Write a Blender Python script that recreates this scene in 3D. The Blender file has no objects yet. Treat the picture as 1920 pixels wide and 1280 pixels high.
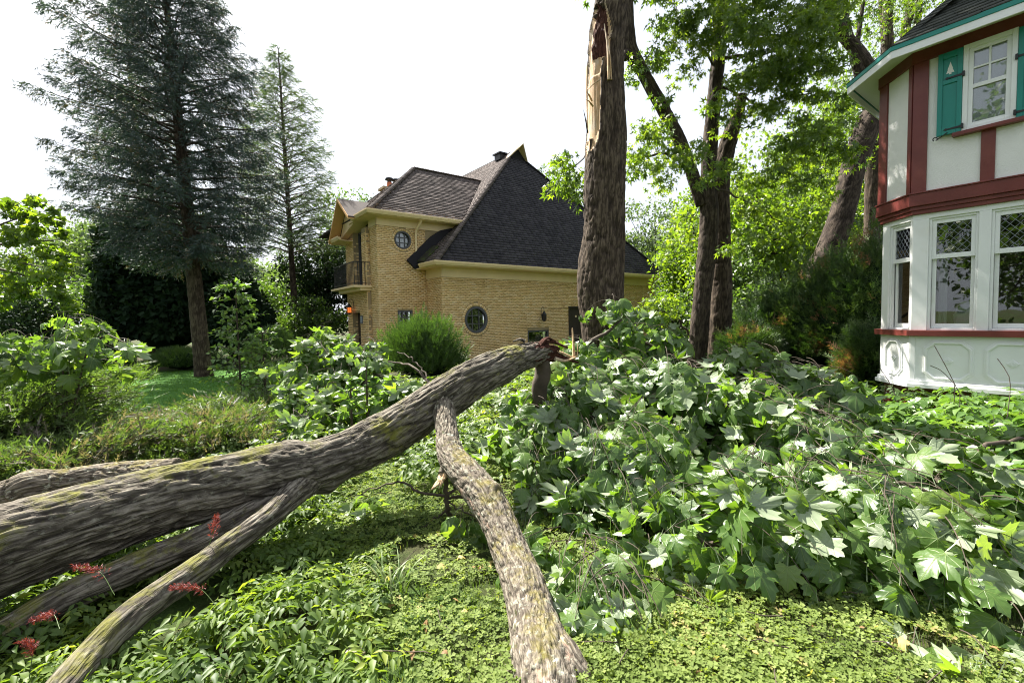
import bpy, math, random
import numpy as np
from mathutils import Vector, Matrix

# ------------------------------------------------------------------ camera, light, exposure
sc = bpy.context.scene
col = sc.collection
F_PX = 853.0                                   # focal length in pixels of the 1920 wide photograph
PITCH = math.atan(44 / 853.0); ROLL = math.radians(1.15)
EYE = np.array([0.0, 0.0, 1.6])
_F = np.array([0, math.cos(PITCH), -math.sin(PITCH)]); _U0 = np.array([0, math.sin(PITCH), math.cos(PITCH)]); _R0 = np.array([1., 0, 0])
_R = math.cos(ROLL) * _R0 - math.sin(ROLL) * _U0; _U = math.cos(ROLL) * _U0 + math.sin(ROLL) * _R0
cam = bpy.data.cameras.new('camera'); cam_o = bpy.data.objects.new('camera', cam); col.objects.link(cam_o)
cam.sensor_width = 36; cam.lens = 36 * F_PX / 1920; cam.clip_end = 3000; cam.clip_start = 0.05
cam_o.matrix_world = Matrix(((_R[0], _U[0], -_F[0], EYE[0]), (_R[1], _U[1], -_F[1], EYE[1]), (_R[2], _U[2], -_F[2], EYE[2]), (0, 0, 0, 1)))
sc.camera = cam_o

SUN_AZ = 43.0      # degrees left of the view direction (+Y)
SUN_EL = 52.0
world = bpy.data.worlds.new('World'); sc.world = world; world.use_nodes = True
wn = world.node_tree; wn.nodes.clear()
wo = wn.nodes.new('ShaderNodeOutputWorld'); bg = wn.nodes.new('ShaderNodeBackground'); sky = wn.nodes.new('ShaderNodeTexSky')
sky.sky_type = 'NISHITA'; sky.sun_disc = False
sky.sun_elevation = math.radians(SUN_EL); sky.sun_rotation = math.radians(-SUN_AZ)
sky.air_density = 1.0; sky.dust_density = 4.0; sky.ozone_density = 1.0; sky.altitude = 50
hs = wn.nodes.new('ShaderNodeHueSaturation'); hs.inputs['Saturation'].default_value = 0.62; hs.inputs['Value'].default_value = 1.15
wn.links.new(sky.outputs[0], hs.inputs['Color'])
hz_ = wn.nodes.new('ShaderNodeMix'); hz_.data_type = 'RGBA'; hz_.inputs[0].default_value = .75; hz_.inputs[7].default_value = (5.2, 5.55, 6.1, 1)   # thin white overcast veil
wn.links.new(hs.outputs[0], hz_.inputs[6]); wn.links.new(hz_.outputs[2], bg.inputs[0]); wn.links.new(bg.outputs[0], wo.inputs[0])
bg.inputs[1].default_value = 0.05
sun = bpy.data.lights.new('sun', 'SUN'); sun.energy = 5.0; sun.angle = math.radians(0.5); sun.color = (1.0, 0.95, 0.86)
sun_o = bpy.data.objects.new('sun', sun); col.objects.link(sun_o)
_a, _e = math.radians(SUN_AZ), math.radians(SUN_EL)
SUN_DIR = Vector((-math.sin(_a) * math.cos(_e), math.cos(_a) * math.cos(_e), math.sin(_e)))
sun_o.rotation_euler = SUN_DIR.to_track_quat('Z', 'Y').to_euler(); sun_o.location = (-30, 30, 60)
sc.view_settings.view_transform = 'Standard'; sc.view_settings.look = 'None'
sc.view_settings.exposure = 2.05; sc.view_settings.gamma = 1.0; sc.view_settings.use_curve_mapping = False
sc.cycles.max_bounces = 8; sc.cycles.transparent_max_bounces = 12; sc.cycles.transmission_bounces = 6
sc.cycles.use_denoising = True; sc.cycles.pixel_filter_type = 'BLACKMAN_HARRIS'; sc.cycles.filter_width = 1.05
sc.cycles.sample_clamp_indirect = 5
sc.cycles.caustics_reflective = False; sc.cycles.caustics_refractive = False

# ------------------------------------------------------------------ small maths
rng = np.random.default_rng(7)
random.seed(7)
def at(px, py, Y):
    """the world point that stands Y metres into the garden on the line of sight of a photo pixel"""
    d = _R * (px - 960) / F_PX + _U * (640 - py) / F_PX + _F
    return EYE + d * (Y / d[1])
_perm = rng.permutation(256); _perm = np.concatenate([_perm, _perm, _perm])
_g = rng.normal(size=(256, 3)); _g /= np.linalg.norm(_g, axis=1)[:, None]
def noise(P):
    P = np.asarray(P, float); i = np.floor(P).astype(np.int64); f = P - i; i &= 255
    w = f * f * f * (f * (f * 6 - 15) + 10); out = np.zeros(len(P))
    for a in (0, 1):
        for b in (0, 1):
            for c in (0, 1):
                h = _perm[_perm[_perm[(i[:, 0] + a) & 255] + ((i[:, 1] + b) & 255)] + ((i[:, 2] + c) & 255)]
                d = (_g[h] * (f - np.array([a, b, c]))).sum(1)
                out += d * (w[:, 0] if a else 1 - w[:, 0]) * (w[:, 1] if b else 1 - w[:, 1]) * (w[:, 2] if c else 1 - w[:, 2])
    return out * 1.6
def fbm(P, o=4, g=0.5):
    P = np.asarray(P, float); s = 0; a = 1
    for k in range(o):
        s = s + a * noise(P * 2 ** k + 17.3 * k); a *= g
    return s
def sstep(a, b, x):
    t = np.clip((x - a) / (b - a), 0, 1); return t * t * (3 - 2 * t)
def ground_z(x, y):
    x = np.asarray(x, float); y = np.asarray(y, float)
    P = np.stack([x * .5, y * .5, 0 * x], -1).reshape(-1, 3)
    n = noise(P).reshape(x.shape)
    z = 0.03 * n * sstep(0, 3, np.hypot(x, y))
    z = z + 0.12 * sstep(2.5, 6, x) * sstep(9, 5, y) - 0.12 * sstep(7, 14, y) * sstep(0, -6, x)
    return z + 0.5 * sstep(30, 120, np.hypot(x, y)) * (1 + n)
def gz(x, y): return float(ground_z(np.array([x]), np.array([y]))[0])

# ------------------------------------------------------------------ objects
BASE = {}
def tag(o, label=None, cat=None, group=None, kind=None):
    if label: o['label'] = label
    if cat: o['category'] = cat
    if group: o['group'] = group
    if kind: o['kind'] = kind
    return o
def thing(name, label, cat, loc, group=None):
    o = bpy.data.objects.new(name, None); col.objects.link(o); o.location = tuple(map(float, loc)); o.empty_display_size = .2
    BASE[o.name] = np.array(loc, float); return tag(o, label, cat, group)
def mk(name, V, F, m, parent=None, smooth=False, attrs=None, mats=None, mi=None, bevel=0):
    """one mesh object; V in world metres, F an array of equal faces or a list of such arrays / index tuples"""
    V = np.asarray(V, np.float64).reshape(-1, 3)
    org = BASE[parent.name] if parent is not None else np.zeros(3)
    me = bpy.data.meshes.new(name)
    V = V - org
    if isinstance(F, np.ndarray): F = [F]
    if len(F) and isinstance(F[0], np.ndarray):
        li = np.concatenate([f.ravel() for f in F]).astype(np.int32)
        cnt = np.concatenate([np.full(len(f), f.shape[1]) for f in F])
        st = np.concatenate([[0], np.cumsum(cnt)[:-1]]).astype(np.int32)
        me.vertices.add(len(V)); me.vertices.foreach_set('co', V.ravel().astype(np.float32))
        me.loops.add(len(li)); me.loops.foreach_set('vertex_index', li)
        me.polygons.add(len(st)); me.polygons.foreach_set('loop_start', st)
        me.update(calc_edges=True)
    else:
        me.from_pydata([tuple(v) for v in V], [], [tuple(int(i) for i in f) for f in F]); me.update()
    for k, a in (attrs or {}).items():
        a = np.asarray(a, np.float32)
        if a.ndim == 1:
            at_ = me.attributes.new(k, 'FLOAT', 'POINT'); at_.data.foreach_set('value', a)
        else:
            at_ = me.attributes.new(k, 'FLOAT_VECTOR', 'POINT'); at_.data.foreach_set('vector', a.ravel())
    for mm in (mats or [m]): me.materials.append(mm)
    if mi is not None: me.polygons.foreach_set('material_index', np.asarray(mi, np.int32))
    if smooth: me.polygons.foreach_set('use_smooth', np.ones(len(me.polygons), bool))
    me.update()
    o = bpy.data.objects.new(name, me); col.objects.link(o)
    if parent is not None: o.parent = parent
    BASE[o.name] = org
    if bevel:
        b = o.modifiers.new('bevel', 'BEVEL'); b.width = bevel; b.segments = 2; b.limit_method = 'ANGLE'
    return o
class Frame:
    """local axes: x along ex, y along ey, z up"""
    def __init__(s, O, ex, ey): s.O = np.array([O[0], O[1], O[2] if len(O) > 2 else 0.]); s.ex = np.array([*ex, 0.]); s.ey = np.array([*ey, 0.]); s.flip = ex[0] * ey[1] - ex[1] * ey[0] < 0
    def w(s, P): P = np.asarray(P, float).reshape(-1, 3); return s.O + P[:, :1] * s.ex + P[:, 1:2] * s.ey + P[:, 2:] * np.array([0, 0, 1.])
WORLD = Frame((0, 0, 0), (1, 0), (0, 1))
_BF = [(0, 3, 2, 1), (4, 5, 6, 7), (0, 1, 5, 4), (1, 2, 6, 5), (2, 3, 7, 6), (3, 0, 4, 7)]
class MB:
    def __init__(s, fr=WORLD): s.V = []; s.F = []; s.fr = fr; s.n = 0
    def raw(s, V, F):
        V = np.asarray(V, float).reshape(-1, 3); s.V.append(V); s.F += [tuple(i + s.n for i in f) for f in F]; s.n += len(V); return s
    def box(s, x0, x1, y0, y1, z0, z1):
        return s.raw([(x0, y0, z0), (x1, y0, z0), (x1, y1, z0), (x0, y1, z0), (x0, y0, z1), (x1, y0, z1), (x1, y1, z1), (x0, y1, z1)], _BF)
    def prism(s, poly, a, b, axis='y'):
        """poly of 2-D points, extruded along one axis from a to b"""
        n = len(poly)
        f = {'y': lambda p, t: (p[0], t, p[1]), 'x': lambda p, t: (t, p[0], p[1]), 'z': lambda p, t: (p[0], p[1], t)}[axis]
        V = [f(p, a) for p in poly] + [f(p, b) for p in poly]
        return s.raw(V, [tuple(range(n))[::-1], tuple(range(n, 2 * n))] + [(i, (i + 1) % n, n + (i + 1) % n, n + i) for i in range(n)])
    def ring(s, cx, cz, r0, r1, y0, y1, n=32):
        a = np.linspace(0, 2 * math.pi, n, endpoint=False); V = []
        for y in (y0, y1):
            for r in (r0, r1): V += [(cx + r * math.cos(t), y, cz + r * math.sin(t)) for t in a]
        F = []
        for i in range(n):
            j = (i + 1) % n
            F += [(i, j, n + j, n + i), (2 * n + i, 3 * n + i, 3 * n + j, 2 * n + j), (i, 2 * n + i, 2 * n + j, j), (n + i, n + j, 3 * n + j, 3 * n + i)]
        return s.raw(V, F)
    def hexa(s, P): return s.raw(P, _BF)
    def build(s, name, m, parent=None, **k):
        V = s.fr.w(np.concatenate(s.V)); F = [f[::-1] for f in s.F] if s.fr.flip else s.F
        return mk(name, V, F, m, parent, **k)
def frames_along(P):
    T = np.gradient(P, axis=0); T /= np.linalg.norm(T, axis=1)[:, None] + 1e-12
    A = np.zeros_like(P); up = np.array([0, 0, 1.]) if abs(T[0, 2]) < .9 else np.array([1., 0, 0])
    a = np.cross(T[0], up); a /= np.linalg.norm(a)
    for i in range(len(P)):
        a = a - T[i] * (a @ T[i]); a /= np.linalg.norm(a) + 1e-12; A[i] = a
    return T, A, np.cross(T, A)
def spline(C, n):
    C = np.asarray(C, float)
    Q = np.vstack([2 * C[0] - C[1], C, 2 * C[-1] - C[-2]]); m = len(C) - 1
    d = np.linalg.norm(np.diff(C[:, :3], axis=0), axis=1); cum = np.concatenate([[0], np.cumsum(d)])
    s = np.linspace(0, cum[-1], n); k = np.clip(np.searchsorted(cum, s, side='right') - 1, 0, m - 1)
    t = ((s - cum[k]) / d[k])[:, None]
    a, b, c, e = Q[k], Q[k + 1], Q[k + 2], Q[k + 3]
    return .5 * (2 * b + (c - a) * t + (2 * a - 5 * b + 4 * c - e) * t ** 2 + (3 * b - a - 3 * c + e) * t ** 3)
def tube(P, r, k=5, cap=True):
    P = np.asarray(P, float); r = np.broadcast_to(r, (len(P),)); T, A, B = frames_along(P)
    th = np.linspace(0, 2 * math.pi, k, endpoint=False)
    V = (P[:, None] + r[:, None, None] * (np.cos(th)[None, :, None] * A[:, None] + np.sin(th)[None, :, None] * B[:, None])).reshape(-1, 3)
    i = np.arange(len(P) - 1)[:, None]; j = np.arange(k)[None]
    q = np.stack([i * k + j, i * k + (j + 1) % k, (i + 1) * k + (j + 1) % k, (i + 1) * k + j], -1).reshape(-1, 4)
    return V, q
class TB:
    """many thin tubes in one mesh"""
    def __init__(s): s.V = []; s.F = []; s.n = 0
    def add(s, P, r, k=4):
        V, q = tube(P, r, k); s.V.append(V); s.F.append(q + s.n); s.n += len(V)
    def build(s, name, m, parent=None, **kw): return mk(name, np.concatenate(s.V), [np.concatenate(s.F)], m, parent, smooth=True, **kw)
def barktube(C, n, k, amp=.012, freq=30, stretch=5, knobs=(), wob=.06, seed=0.):
    """a trunk: C rows of (x, y, z, radius); ridged bark pushed into the mesh; returns V, quads, attrs"""
    S = spline(C, n); P, r = S[:, :3], np.maximum(S[:, 3], .002)
    T, A, B = frames_along(P); th = np.linspace(0, 2 * math.pi, k, endpoint=False)
    s = np.concatenate([[0], np.cumsum(np.linalg.norm(np.diff(P, axis=0), axis=1))])
    TH, SS = np.meshgrid(th, s); RR = np.repeat(r[:, None], k, 1)
    D = np.cos(TH)[..., None] * A[:, None] + np.sin(TH)[..., None] * B[:, None]
    q = np.stack([np.cos(TH) * RR, np.sin(TH) * RR, SS], -1).reshape(-1, 3)
    lo = fbm(q * [4, 4, 1.6] + seed, 2).reshape(RR.shape)
    warp = np.stack([noise(q * [6, 6, 5] + 5.1 + seed), noise(q * [6, 6, 5] + 9.7 + seed), 0 * q[:, 0]], -1) * .02
    p2 = (q + warp) * [freq, freq, freq / stretch] + seed
    n1 = np.abs(noise(p2)) * 3.4; n2 = np.abs(noise(p2 * [1.8, 1.8, 1.5] + 31)) * 3.4
    h = np.clip(np.minimum(n1, .28 + n2), 0, 1) ** .6 * 2 - 1 + .12 * noise(p2 * 3.1)
    bump = np.zeros(RR.shape); dth = lambda t: (TH - t + math.pi) % (2 * math.pi) - math.pi
    for (ks, kt, kr, ka) in knobs:
        bump += ka * np.exp(-(((SS - ks) / kr) ** 2 + (dth(kt) * RR / kr) ** 2))
    R2 = RR * (1 + wob * lo) + bump + (amp * h.reshape(RR.shape)) * np.clip(RR / .15, .25, 1)
    V = (P[:, None] + D * R2[..., None]).reshape(-1, 3)
    i = np.arange(n - 1)[:, None]; j = np.arange(k)[None]
    F = np.stack([i * k + j, i * k + (j + 1) % k, (i + 1) * k + (j + 1) % k, (i + 1) * k + j], -1).reshape(-1, 4)
    V = np.vstack([V, P[0], P[-1]]); c0, c1 = n * k, n * k + 1; jj = np.arange(k)
    caps = np.concatenate([np.stack([np.full(k, c0), (jj + 1) % k, jj], -1), np.stack([np.full(k, c1), (n - 1) * k + jj, (n - 1) * k + (jj + 1) % k], -1)])
    hh = np.concatenate([h, [0, 0]]); qq = np.vstack([q, [0, 0, 0], [0, 0, s[-1]]])
    return V, [F, caps], {'ridge': hh, 'bark': qq}, dict(P=P, r=r, T=T, A=A, B=B, s=s, TH=TH, SS=SS)

# ------------------------------------------------------------------ scattering of small pieces
def rot_from(dirv, nrm):
    """matrices whose columns are x, y=dir, z=normal"""
    y = dirv / (np.linalg.norm(dirv, axis=1)[:, None] + 1e-9)
    z = nrm - y * (nrm * y).sum(1)[:, None]; z /= np.linalg.norm(z, axis=1)[:, None] + 1e-9
    x = np.cross(y, z); return np.stack([x, y, z], -1)
def scatter(bases, P, R, S, rnd=None, extra=None):
    P = np.asarray(P, float); n = len(P); S = np.broadcast_to(np.asarray(S, float), (n,))
    if rnd is None: rnd = rng.random(n)
    which = rng.integers(0, len(bases), n); VV = []; FF = []; AA = []; LC = []; off = 0
    for b, (bv, bf) in enumerate(bases):
        idx = np.where(which == b)[0]
        if not len(idx): continue
        v = np.einsum('nij,vj->nvi', R[idx], bv) * S[idx, None, None] + P[idx, None]
        f = bf[None] + (np.arange(len(idx)) * len(bv))[:, None, None] + off
        VV.append(v.reshape(-1, 3)); FF.append(f.reshape(-1, 3)); AA.append(np.repeat(rnd[idx], len(bv))); LC.append(np.tile(bv, (len(idx), 1)))
        off += len(idx) * len(bv)
    return np.concatenate(VV), np.concatenate(FF), {'rnd': np.concatenate(AA), 'lc': np.concatenate(LC)}
def rand_dirs(n):
    v = rng.normal(size=(n, 3)); return v / np.linalg.norm(v, axis=1)[:, None]
_half = [(.14, -.08), (.31, -.15), (.36, -.04), (.52, .02), (.44, .13), (.42, .22), (.56, .27), (.72, .46), (.58, .48), (.55, .60), (.42, .57), (.30, .53), (.31, .64), (.36, .75), (.22, .77), (.16, .86)]
def maple_leaf(full=True, droop=.25, fold=.1, seed=0, petiole=True):
    r = random.Random(seed)
    h = _half if full else [(.16, -.08), (.46, 0), (.40, .2), (.68, .46), (.5, .56), (.29, .52), (.30, .74)]
    out = [(0, 0)] + h + [(0, 1.0)] + [(-x, y) for x, y in h[::-1]]
    V = [(0, .30, 0)]
    for x, y in out:
        x *= 1 + r.uniform(-.07, .07); y *= 1 + r.uniform(-.04, .04)
        rr = math.hypot(x, y - .3); V.append((x, y, -droop * rr * rr * 1.5 + fold * abs(x) + r.uniform(-.015, .015)))
    n = len(out); F = [(0, 1 + i, 1 + (i + 1) % n) for i in range(n)]
    V = [(a, b, c) for a, b, c in V]
    if petiole:
        k = len(V); V += [(-.012, .0, 0), (.012, .0, 0), (.012, -.35, .06), (-.012, -.35, .06), (.0, -.62, .16)]
        F += [(k, k + 1, k + 2), (k, k + 2, k + 3), (k + 3, k + 2, k + 4)]
    return np.array(V, float), np.array(F, int)
def ovate(w=.42, fold=.12, curl=.15, pts=2):
    ys = [0, .18, .5, .8, 1.0] if pts == 2 else [0, .4, 1.0]
    ws = [0, .75, 1.0, .5, 0] if pts == 2 else [0, 1, 0]
    V = []; 
    for y, a in zip(ys, ws):
        z = -curl * y * y
        V += [(0, y, z)] + ([(-w * a / 1, y, z + fold * a * w), (w * a, y, z + fold * a * w)] if a else [])
    V = np.array(V, float)
    if pts == 2: F = [(0, 1, 3), (0, 1 + 1 - 1, 1)] and [(0, 1, 2), (0, 3, 1), (1, 4, 5), (1, 5, 2), (1, 3, 6), (1, 6, 4), (4, 7, 8), (4, 8, 5), (4, 6, 9), (4, 9, 7), (7, 10, 8), (7, 9, 10)]
    else: F = [(0, 1, 2), (0, 3, 1), (1, 4, 2), (1, 3, 4)]
    return V, np.array(F, int)
MAPLE = [maple_leaf(True, d, f, s) for d, f, s in ((.5, .12, 1), (.9, .05, 2), (.8, -.15, 3), (.35, .3, 4), (1.25, .1, 5))]
MAPLE_MID = [maple_leaf(False, d, f, s, False) for d, f, s in ((.5, .1, 1), (.9, .0, 2), (1.2, -.1, 3))]
def star_leaf(seed, droop=.3):
    r = random.Random(seed); V = []; F = []
    for a, L, w in ((0, 1.0, .24), (.75, .85, .2), (-.75, .85, .2), (1.6, .55, .16), (-1.6, .55, .16)):
        a += r.uniform(-.1, .1); c, s = math.sin(a), math.cos(a); k = len(V)
        V += [(-s * w * .8 + c * .12, c * w * .8 + s * .12 + .1, .02), (s * w * .8 + c * .12, -c * w * .8 + s * .12 + .1, -.02), (c * L * .9, s * L * .9 + .1, -droop * L * L * .5)]; F.append((k, k + 1, k + 2))
    return np.array(V), np.array(F)
STAR = [star_leaf(k, d) for k, d in enumerate((.2, .6, .9))]
MAPLE_LO = [maple_leaf(False, d, f, s, False) for d, f, s in ((.3, .1, 1), (.6, .0, 2), (.4, -.15, 3))]
OVATE = [ovate(.3, .25, .15), ovate(.34, .1, .35), ovate(.26, .35, .1)]
def lance(w, fold, curl):
    V = [(0, 0, 0), (0, .42, -curl * .18), (-w, .38, fold * w - curl * .15), (w, .38, fold * w - curl * .15), (-w * .6, .7, fold * w * .6 - curl * .5), (w * .6, .7, fold * w * .6 - curl * .5), (0, 1, -curl)]
    return np.array(V), np.array([(0, 1, 2), (0, 3, 1), (1, 4, 2), (1, 3, 5), (1, 6, 4), (1, 5, 6)])
WIDE6 = [lance(.32, .35, .15), lance(.36, .2, .4), lance(.28, .4, .25)]
LANCE = [lance(.22, .45, .15), lance(.25, .3, .4), lance(.19, .6, .25)]
LEAF2 = [(np.array([(0, 0, 0), (-w, .45, f), (w, .45, f * .6), (0, 1, -c)]), np.array([(0, 3, 1), (0, 2, 3)])) for w, f, c in ((.3, .12, .1), (.38, .05, .25), (.26, -.08, .15))]
OVATE_LO = [ovate(.3, .25, .2, 1), ovate(.38, .1, .3, 1), ovate(.24, .3, .1, 1)]

# ------------------------------------------------------------------ materials
def nodes(name):
    m = bpy.data.materials.new(name); m.use_nodes = True; nt = m.node_tree; nt.nodes.clear()
    out = nt.nodes.new('ShaderNodeOutputMaterial'); return m, nt, out
def N(nt, t, **k):
    n = nt.nodes.new('ShaderNode' + t)
    for a, v in k.items():
        if a.startswith('i_'):
            s = n.inputs[int(a[2:])] if a[2:].isdigit() else n.inputs[a[2:].replace('_', ' ')]
            if hasattr(v, 'type') and hasattr(v, 'is_output'): nt.links.new(v, s)
            else: s.default_value = v
        else: setattr(n, a, v)
    return n
def ramp(nt, fac, stops, interp='LINEAR'):
    n = nt.nodes.new('ShaderNodeValToRGB'); nt.links.new(fac, n.inputs[0]); e = n.color_ramp.elements; n.color_ramp.interpolation = interp
    while len(e) < len(stops): e.new(.5)
    for q, (p, c) in zip(e, stops): q.position = p; q.color = (*c, 1) if len(c) == 3 else c
    return n.outputs[0]
def mixc(nt, f, a, b, mode='MIX'):
    n = nt.nodes.new('ShaderNodeMix'); n.data_type = 'RGBA'; n.blend_type = mode
    for s, v in ((n.inputs[0], f), (n.inputs[6], a), (n.inputs[7], b)):
        if hasattr(v, 'is_output'): nt.links.new(v, s)
        else: s.default_value = v if not isinstance(v, tuple) or len(v) == 4 else (*v, 1)
    return n.outputs[2]
def attr(nt, name, vec=False): n = N(nt, 'Attribute', attribute_name=name); return n.outputs['Vector' if vec else 'Fac']
def mth(nt, op, a, b=None, clamp=False):
    n = nt.nodes.new('ShaderNodeMath'); n.operation = op; n.use_clamp = clamp
    for s, v in ((n.inputs[0], a), (n.inputs[1], b)):
        if v is None: continue
        if hasattr(v, 'is_output'): nt.links.new(v, s)
        else: s.default_value = v
    return n.outputs[0]
def tex(nt, vec, scale, detail=4, rough=.55, kind='NoiseTexture'):
    n = nt.nodes.new('ShaderNodeTex' + kind.replace('Texture', '')); nt.links.new(vec, n.inputs['Vector']); n.inputs['Scale'].default_value = scale
    if 'Noise' in kind: n.inputs['Detail'].default_value = detail; n.inputs['Roughness'].default_value = rough
    return n
def scaled(nt, vec, s):
    n = nt.nodes.new('ShaderNodeMapping'); nt.links.new(vec, n.inputs[0]); n.inputs['Scale'].default_value = s; return n.outputs[0]
def pbr(nt, out, color, rough=.6, spec=.5, normal=None, metallic=0):
    p = nt.nodes.new('ShaderNodeBsdfPrincipled')
    for s, v in (('Base Color', color), ('Roughness', rough), ('Specular IOR Level', spec), ('Metallic', metallic), ('Normal', normal)):
        if v is None: continue
        if hasattr(v, 'is_output'): nt.links.new(v, p.inputs[s])
        else: p.inputs[s].default_value = (*v, 1) if isinstance(v, tuple) and len(v) == 3 else v
    if out is not None: nt.links.new(p.outputs[0], out.inputs[0])
    return p
def bump(nt, h, strength=.4, dist=.01):
    n = nt.nodes.new('ShaderNodeBump'); nt.links.new(h, n.inputs['Height']); n.inputs['Strength'].default_value = strength; n.inputs['Distance'].default_value = dist; return n.outputs[0]
def plain(name, c, rough=.5, var=.12, scale=6., bumps=.15, spec=.4, metallic=0, dirt=None):
    m, nt, out = nodes(name); g = N(nt, 'NewGeometry').outputs['Position']
    t = tex(nt, g, scale, 5).outputs[0]; t2 = tex(nt, g, scale * 14, 3).outputs[0]
    cc = ramp(nt, t, [(.25, tuple(x * (1 - var) for x in c)), (.75, tuple(min(1, x * (1 + var)) for x in c))])
    if dirt: cc = mixc(nt, ramp(nt, tex(nt, g, scale * .7, 6, .7).outputs[0], [(.5, (0, 0, 0)), (.75, (.6, .6, .6))]), cc, dirt)
    pbr(nt, out, cc, rough, spec, bump(nt, t2, bumps, .004), metallic); return m
def leafmat(name, stops, pale=(.22, .30, .14), palef=.6, trans=(1.9, 2.1, .7), tf=.38, rough=.42, veins=False, spec=.5):
    m, nt, out = nodes(name); a = attr(nt, 'rnd'); c = ramp(nt, a, stops)
    if veins:
        lc = attr(nt, 'lc', True); sp = N(nt, 'SeparateXYZ', i_0=lc); x = mth(nt, 'ABSOLUTE', sp.outputs[0]); y = sp.outputs[1]
        ang = mth(nt, 'ARCTAN2', x, y); k = mth(nt, 'DIVIDE', ang, .70)
        fr = mth(nt, 'ABSOLUTE', mth(nt, 'SUBTRACT', k, mth(nt, 'ROUND', k)))
        rr = mth(nt, 'SQRT', mth(nt, 'ADD', mth(nt, 'MULTIPLY', x, x), mth(nt, 'MULTIPLY', y, y)))
        dist = mth(nt, 'MULTIPLY', fr, rr)
        v = ramp(nt, dist, [(0.004, (1, 1, 1)), (.022, (0, 0, 0))])
        vv = N(nt, 'TexNoise', i_Vector=lc); vv.inputs['Scale'].default_value = 6
        c = mixc(nt, mth(nt, 'MULTIPLY', v, .55), c, (.24, .30, .10))
        c = mixc(nt, ramp(nt, vv.outputs[0], [(.3, (.0, .0, .0)), (.8, (.35, .35, .35))]), c, (.10, .16, .05))
        nb = bump(nt, mth(nt, 'ADD', v, vv.outputs[0]), .5, .004)
    else: nb = None
    bf = N(nt, 'NewGeometry').outputs['Backfacing']
    cb = mixc(nt, palef, c, pale)
    cc = mixc(nt, bf, c, cb)
    p = pbr(nt, None, cc, rough, spec, nb)
    tr = nt.nodes.new('ShaderNodeBsdfTranslucent'); tc = mixc(nt, 1.0, c, trans, 'MULTIPLY'); nt.links.new(tc, tr.inputs[0])
    mx = nt.nodes.new('ShaderNodeMixShader'); mx.inputs[0].default_value = tf; nt.links.new(p.outputs[0], mx.inputs[1]); nt.links.new(tr.outputs[0], mx.inputs[2])
    nt.links.new(mx.outputs[0], out.inputs[0]); return m
def barkmat(name, dark, light, moss=0., mossc=(.13, .13, .02), fine=60, lichen=0., zs=.22, peel=False, ff=24, fz=.13, fk=8):
    m, nt, out = nodes(name); b = attr(nt, 'bark', True); r = attr(nt, 'ridge')
    wv = nt.nodes.new('ShaderNodeVectorMath'); wv.operation = 'MULTIPLY_ADD'; nt.links.new(tex(nt, b, 5, 2).outputs['Color'], wv.inputs[0]); wv.inputs[1].default_value = (.035, .035, .1); nt.links.new(b, wv.inputs[2])
    fur = None
    for q_, (sc_, k_) in enumerate(((ff, fk), (ff * 1.9, fk * .8))):
        f_ = mth(nt, 'MULTIPLY', mth(nt, 'ABSOLUTE', mth(nt, 'SUBTRACT', tex(nt, scaled(nt, wv.outputs[0], (1, 1, fz * (1 + .5 * q_))), sc_, 1, .5).outputs[0], .5)), k_, True)
        fur = f_ if fur is None else mth(nt, 'MINIMUM', fur, mth(nt, 'ADD', f_, .35))
    fur = mth(nt, 'SUBTRACT', mth(nt, 'POWER', fur, .6), .62)
    n1 = mth(nt, 'ADD', mth(nt, 'MULTIPLY', tex(nt, scaled(nt, b, (1, 1, zs)), fine, 5, .65).outputs[0], .55), mth(nt, 'MULTIPLY', tex(nt, scaled(nt, b, (1, 1, .6)), fine * 2.2, 4, .75).outputs[0], .45)); n2 = tex(nt, b, 3, 4).outputs[0]
    h = mth(nt, 'ADD', mth(nt, 'ADD', mth(nt, 'MULTIPLY', r, .20), mth(nt, 'MULTIPLY', fur, .40)), mth(nt, 'MULTIPLY', mth(nt, 'SUBTRACT', n1, .5), .6))
    c = ramp(nt, mth(nt, 'ADD', h, .35), [(.02, tuple(x * .22 for x in dark)), (.38, dark), (.72, light), (1., tuple(min(1, x * 1.25) for x in light))])
    c = mixc(nt, ramp(nt, n2, [(.35, (0, 0, 0)), (.7, (.45, .45, .45))]), c, tuple(x * 1.1 for x in dark))
    if peel: c = mixc(nt, ramp(nt, tex(nt, scaled(nt, b, (1, 1, .35)), 5.5, 5, .7).outputs[0], [(.60, (0, 0, 0)), (.66, (.75, .75, .75))]), c, (.42, .27, .20))
    if lichen:
        l = ramp(nt, tex(nt, b, 26, 6, .7).outputs[0], [(.56, (0, 0, 0)), (.66, (lichen,) * 3)]); c = mixc(nt, l, c, (.42, .43, .34))
        l = ramp(nt, tex(nt, scaled(nt, b, (1, 1, .6)), 34, 4, .6).outputs[0], [(.62, (0, 0, 0)), (.67, (.9 * lichen,) * 3)]); c = mixc(nt, l, c, (.05, .055, .018))
    if moss:
        g = N(nt, 'NewGeometry'); nz = N(nt, 'SeparateXYZ', i_0=g.outputs['Normal']).outputs[2]
        mk_ = mth(nt, 'ADD', mth(nt, 'MULTIPLY', tex(nt, b, 2.6, 6, .75).outputs[0], 1.0), mth(nt, 'MULTIPLY', nz, .10))
        c = mixc(nt, ramp(nt, mk_, [(.52 - moss * .1, (0, 0, 0)), (.66 - moss * .1, (.85, .85, .85))]), c, mixc(nt, n1, tuple(x * .5 for x in mossc), tuple(x * 1.6 for x in mossc)))
    pbr(nt, out, c, .9, .15, bump(nt, h, .9, .012)); return m

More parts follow.
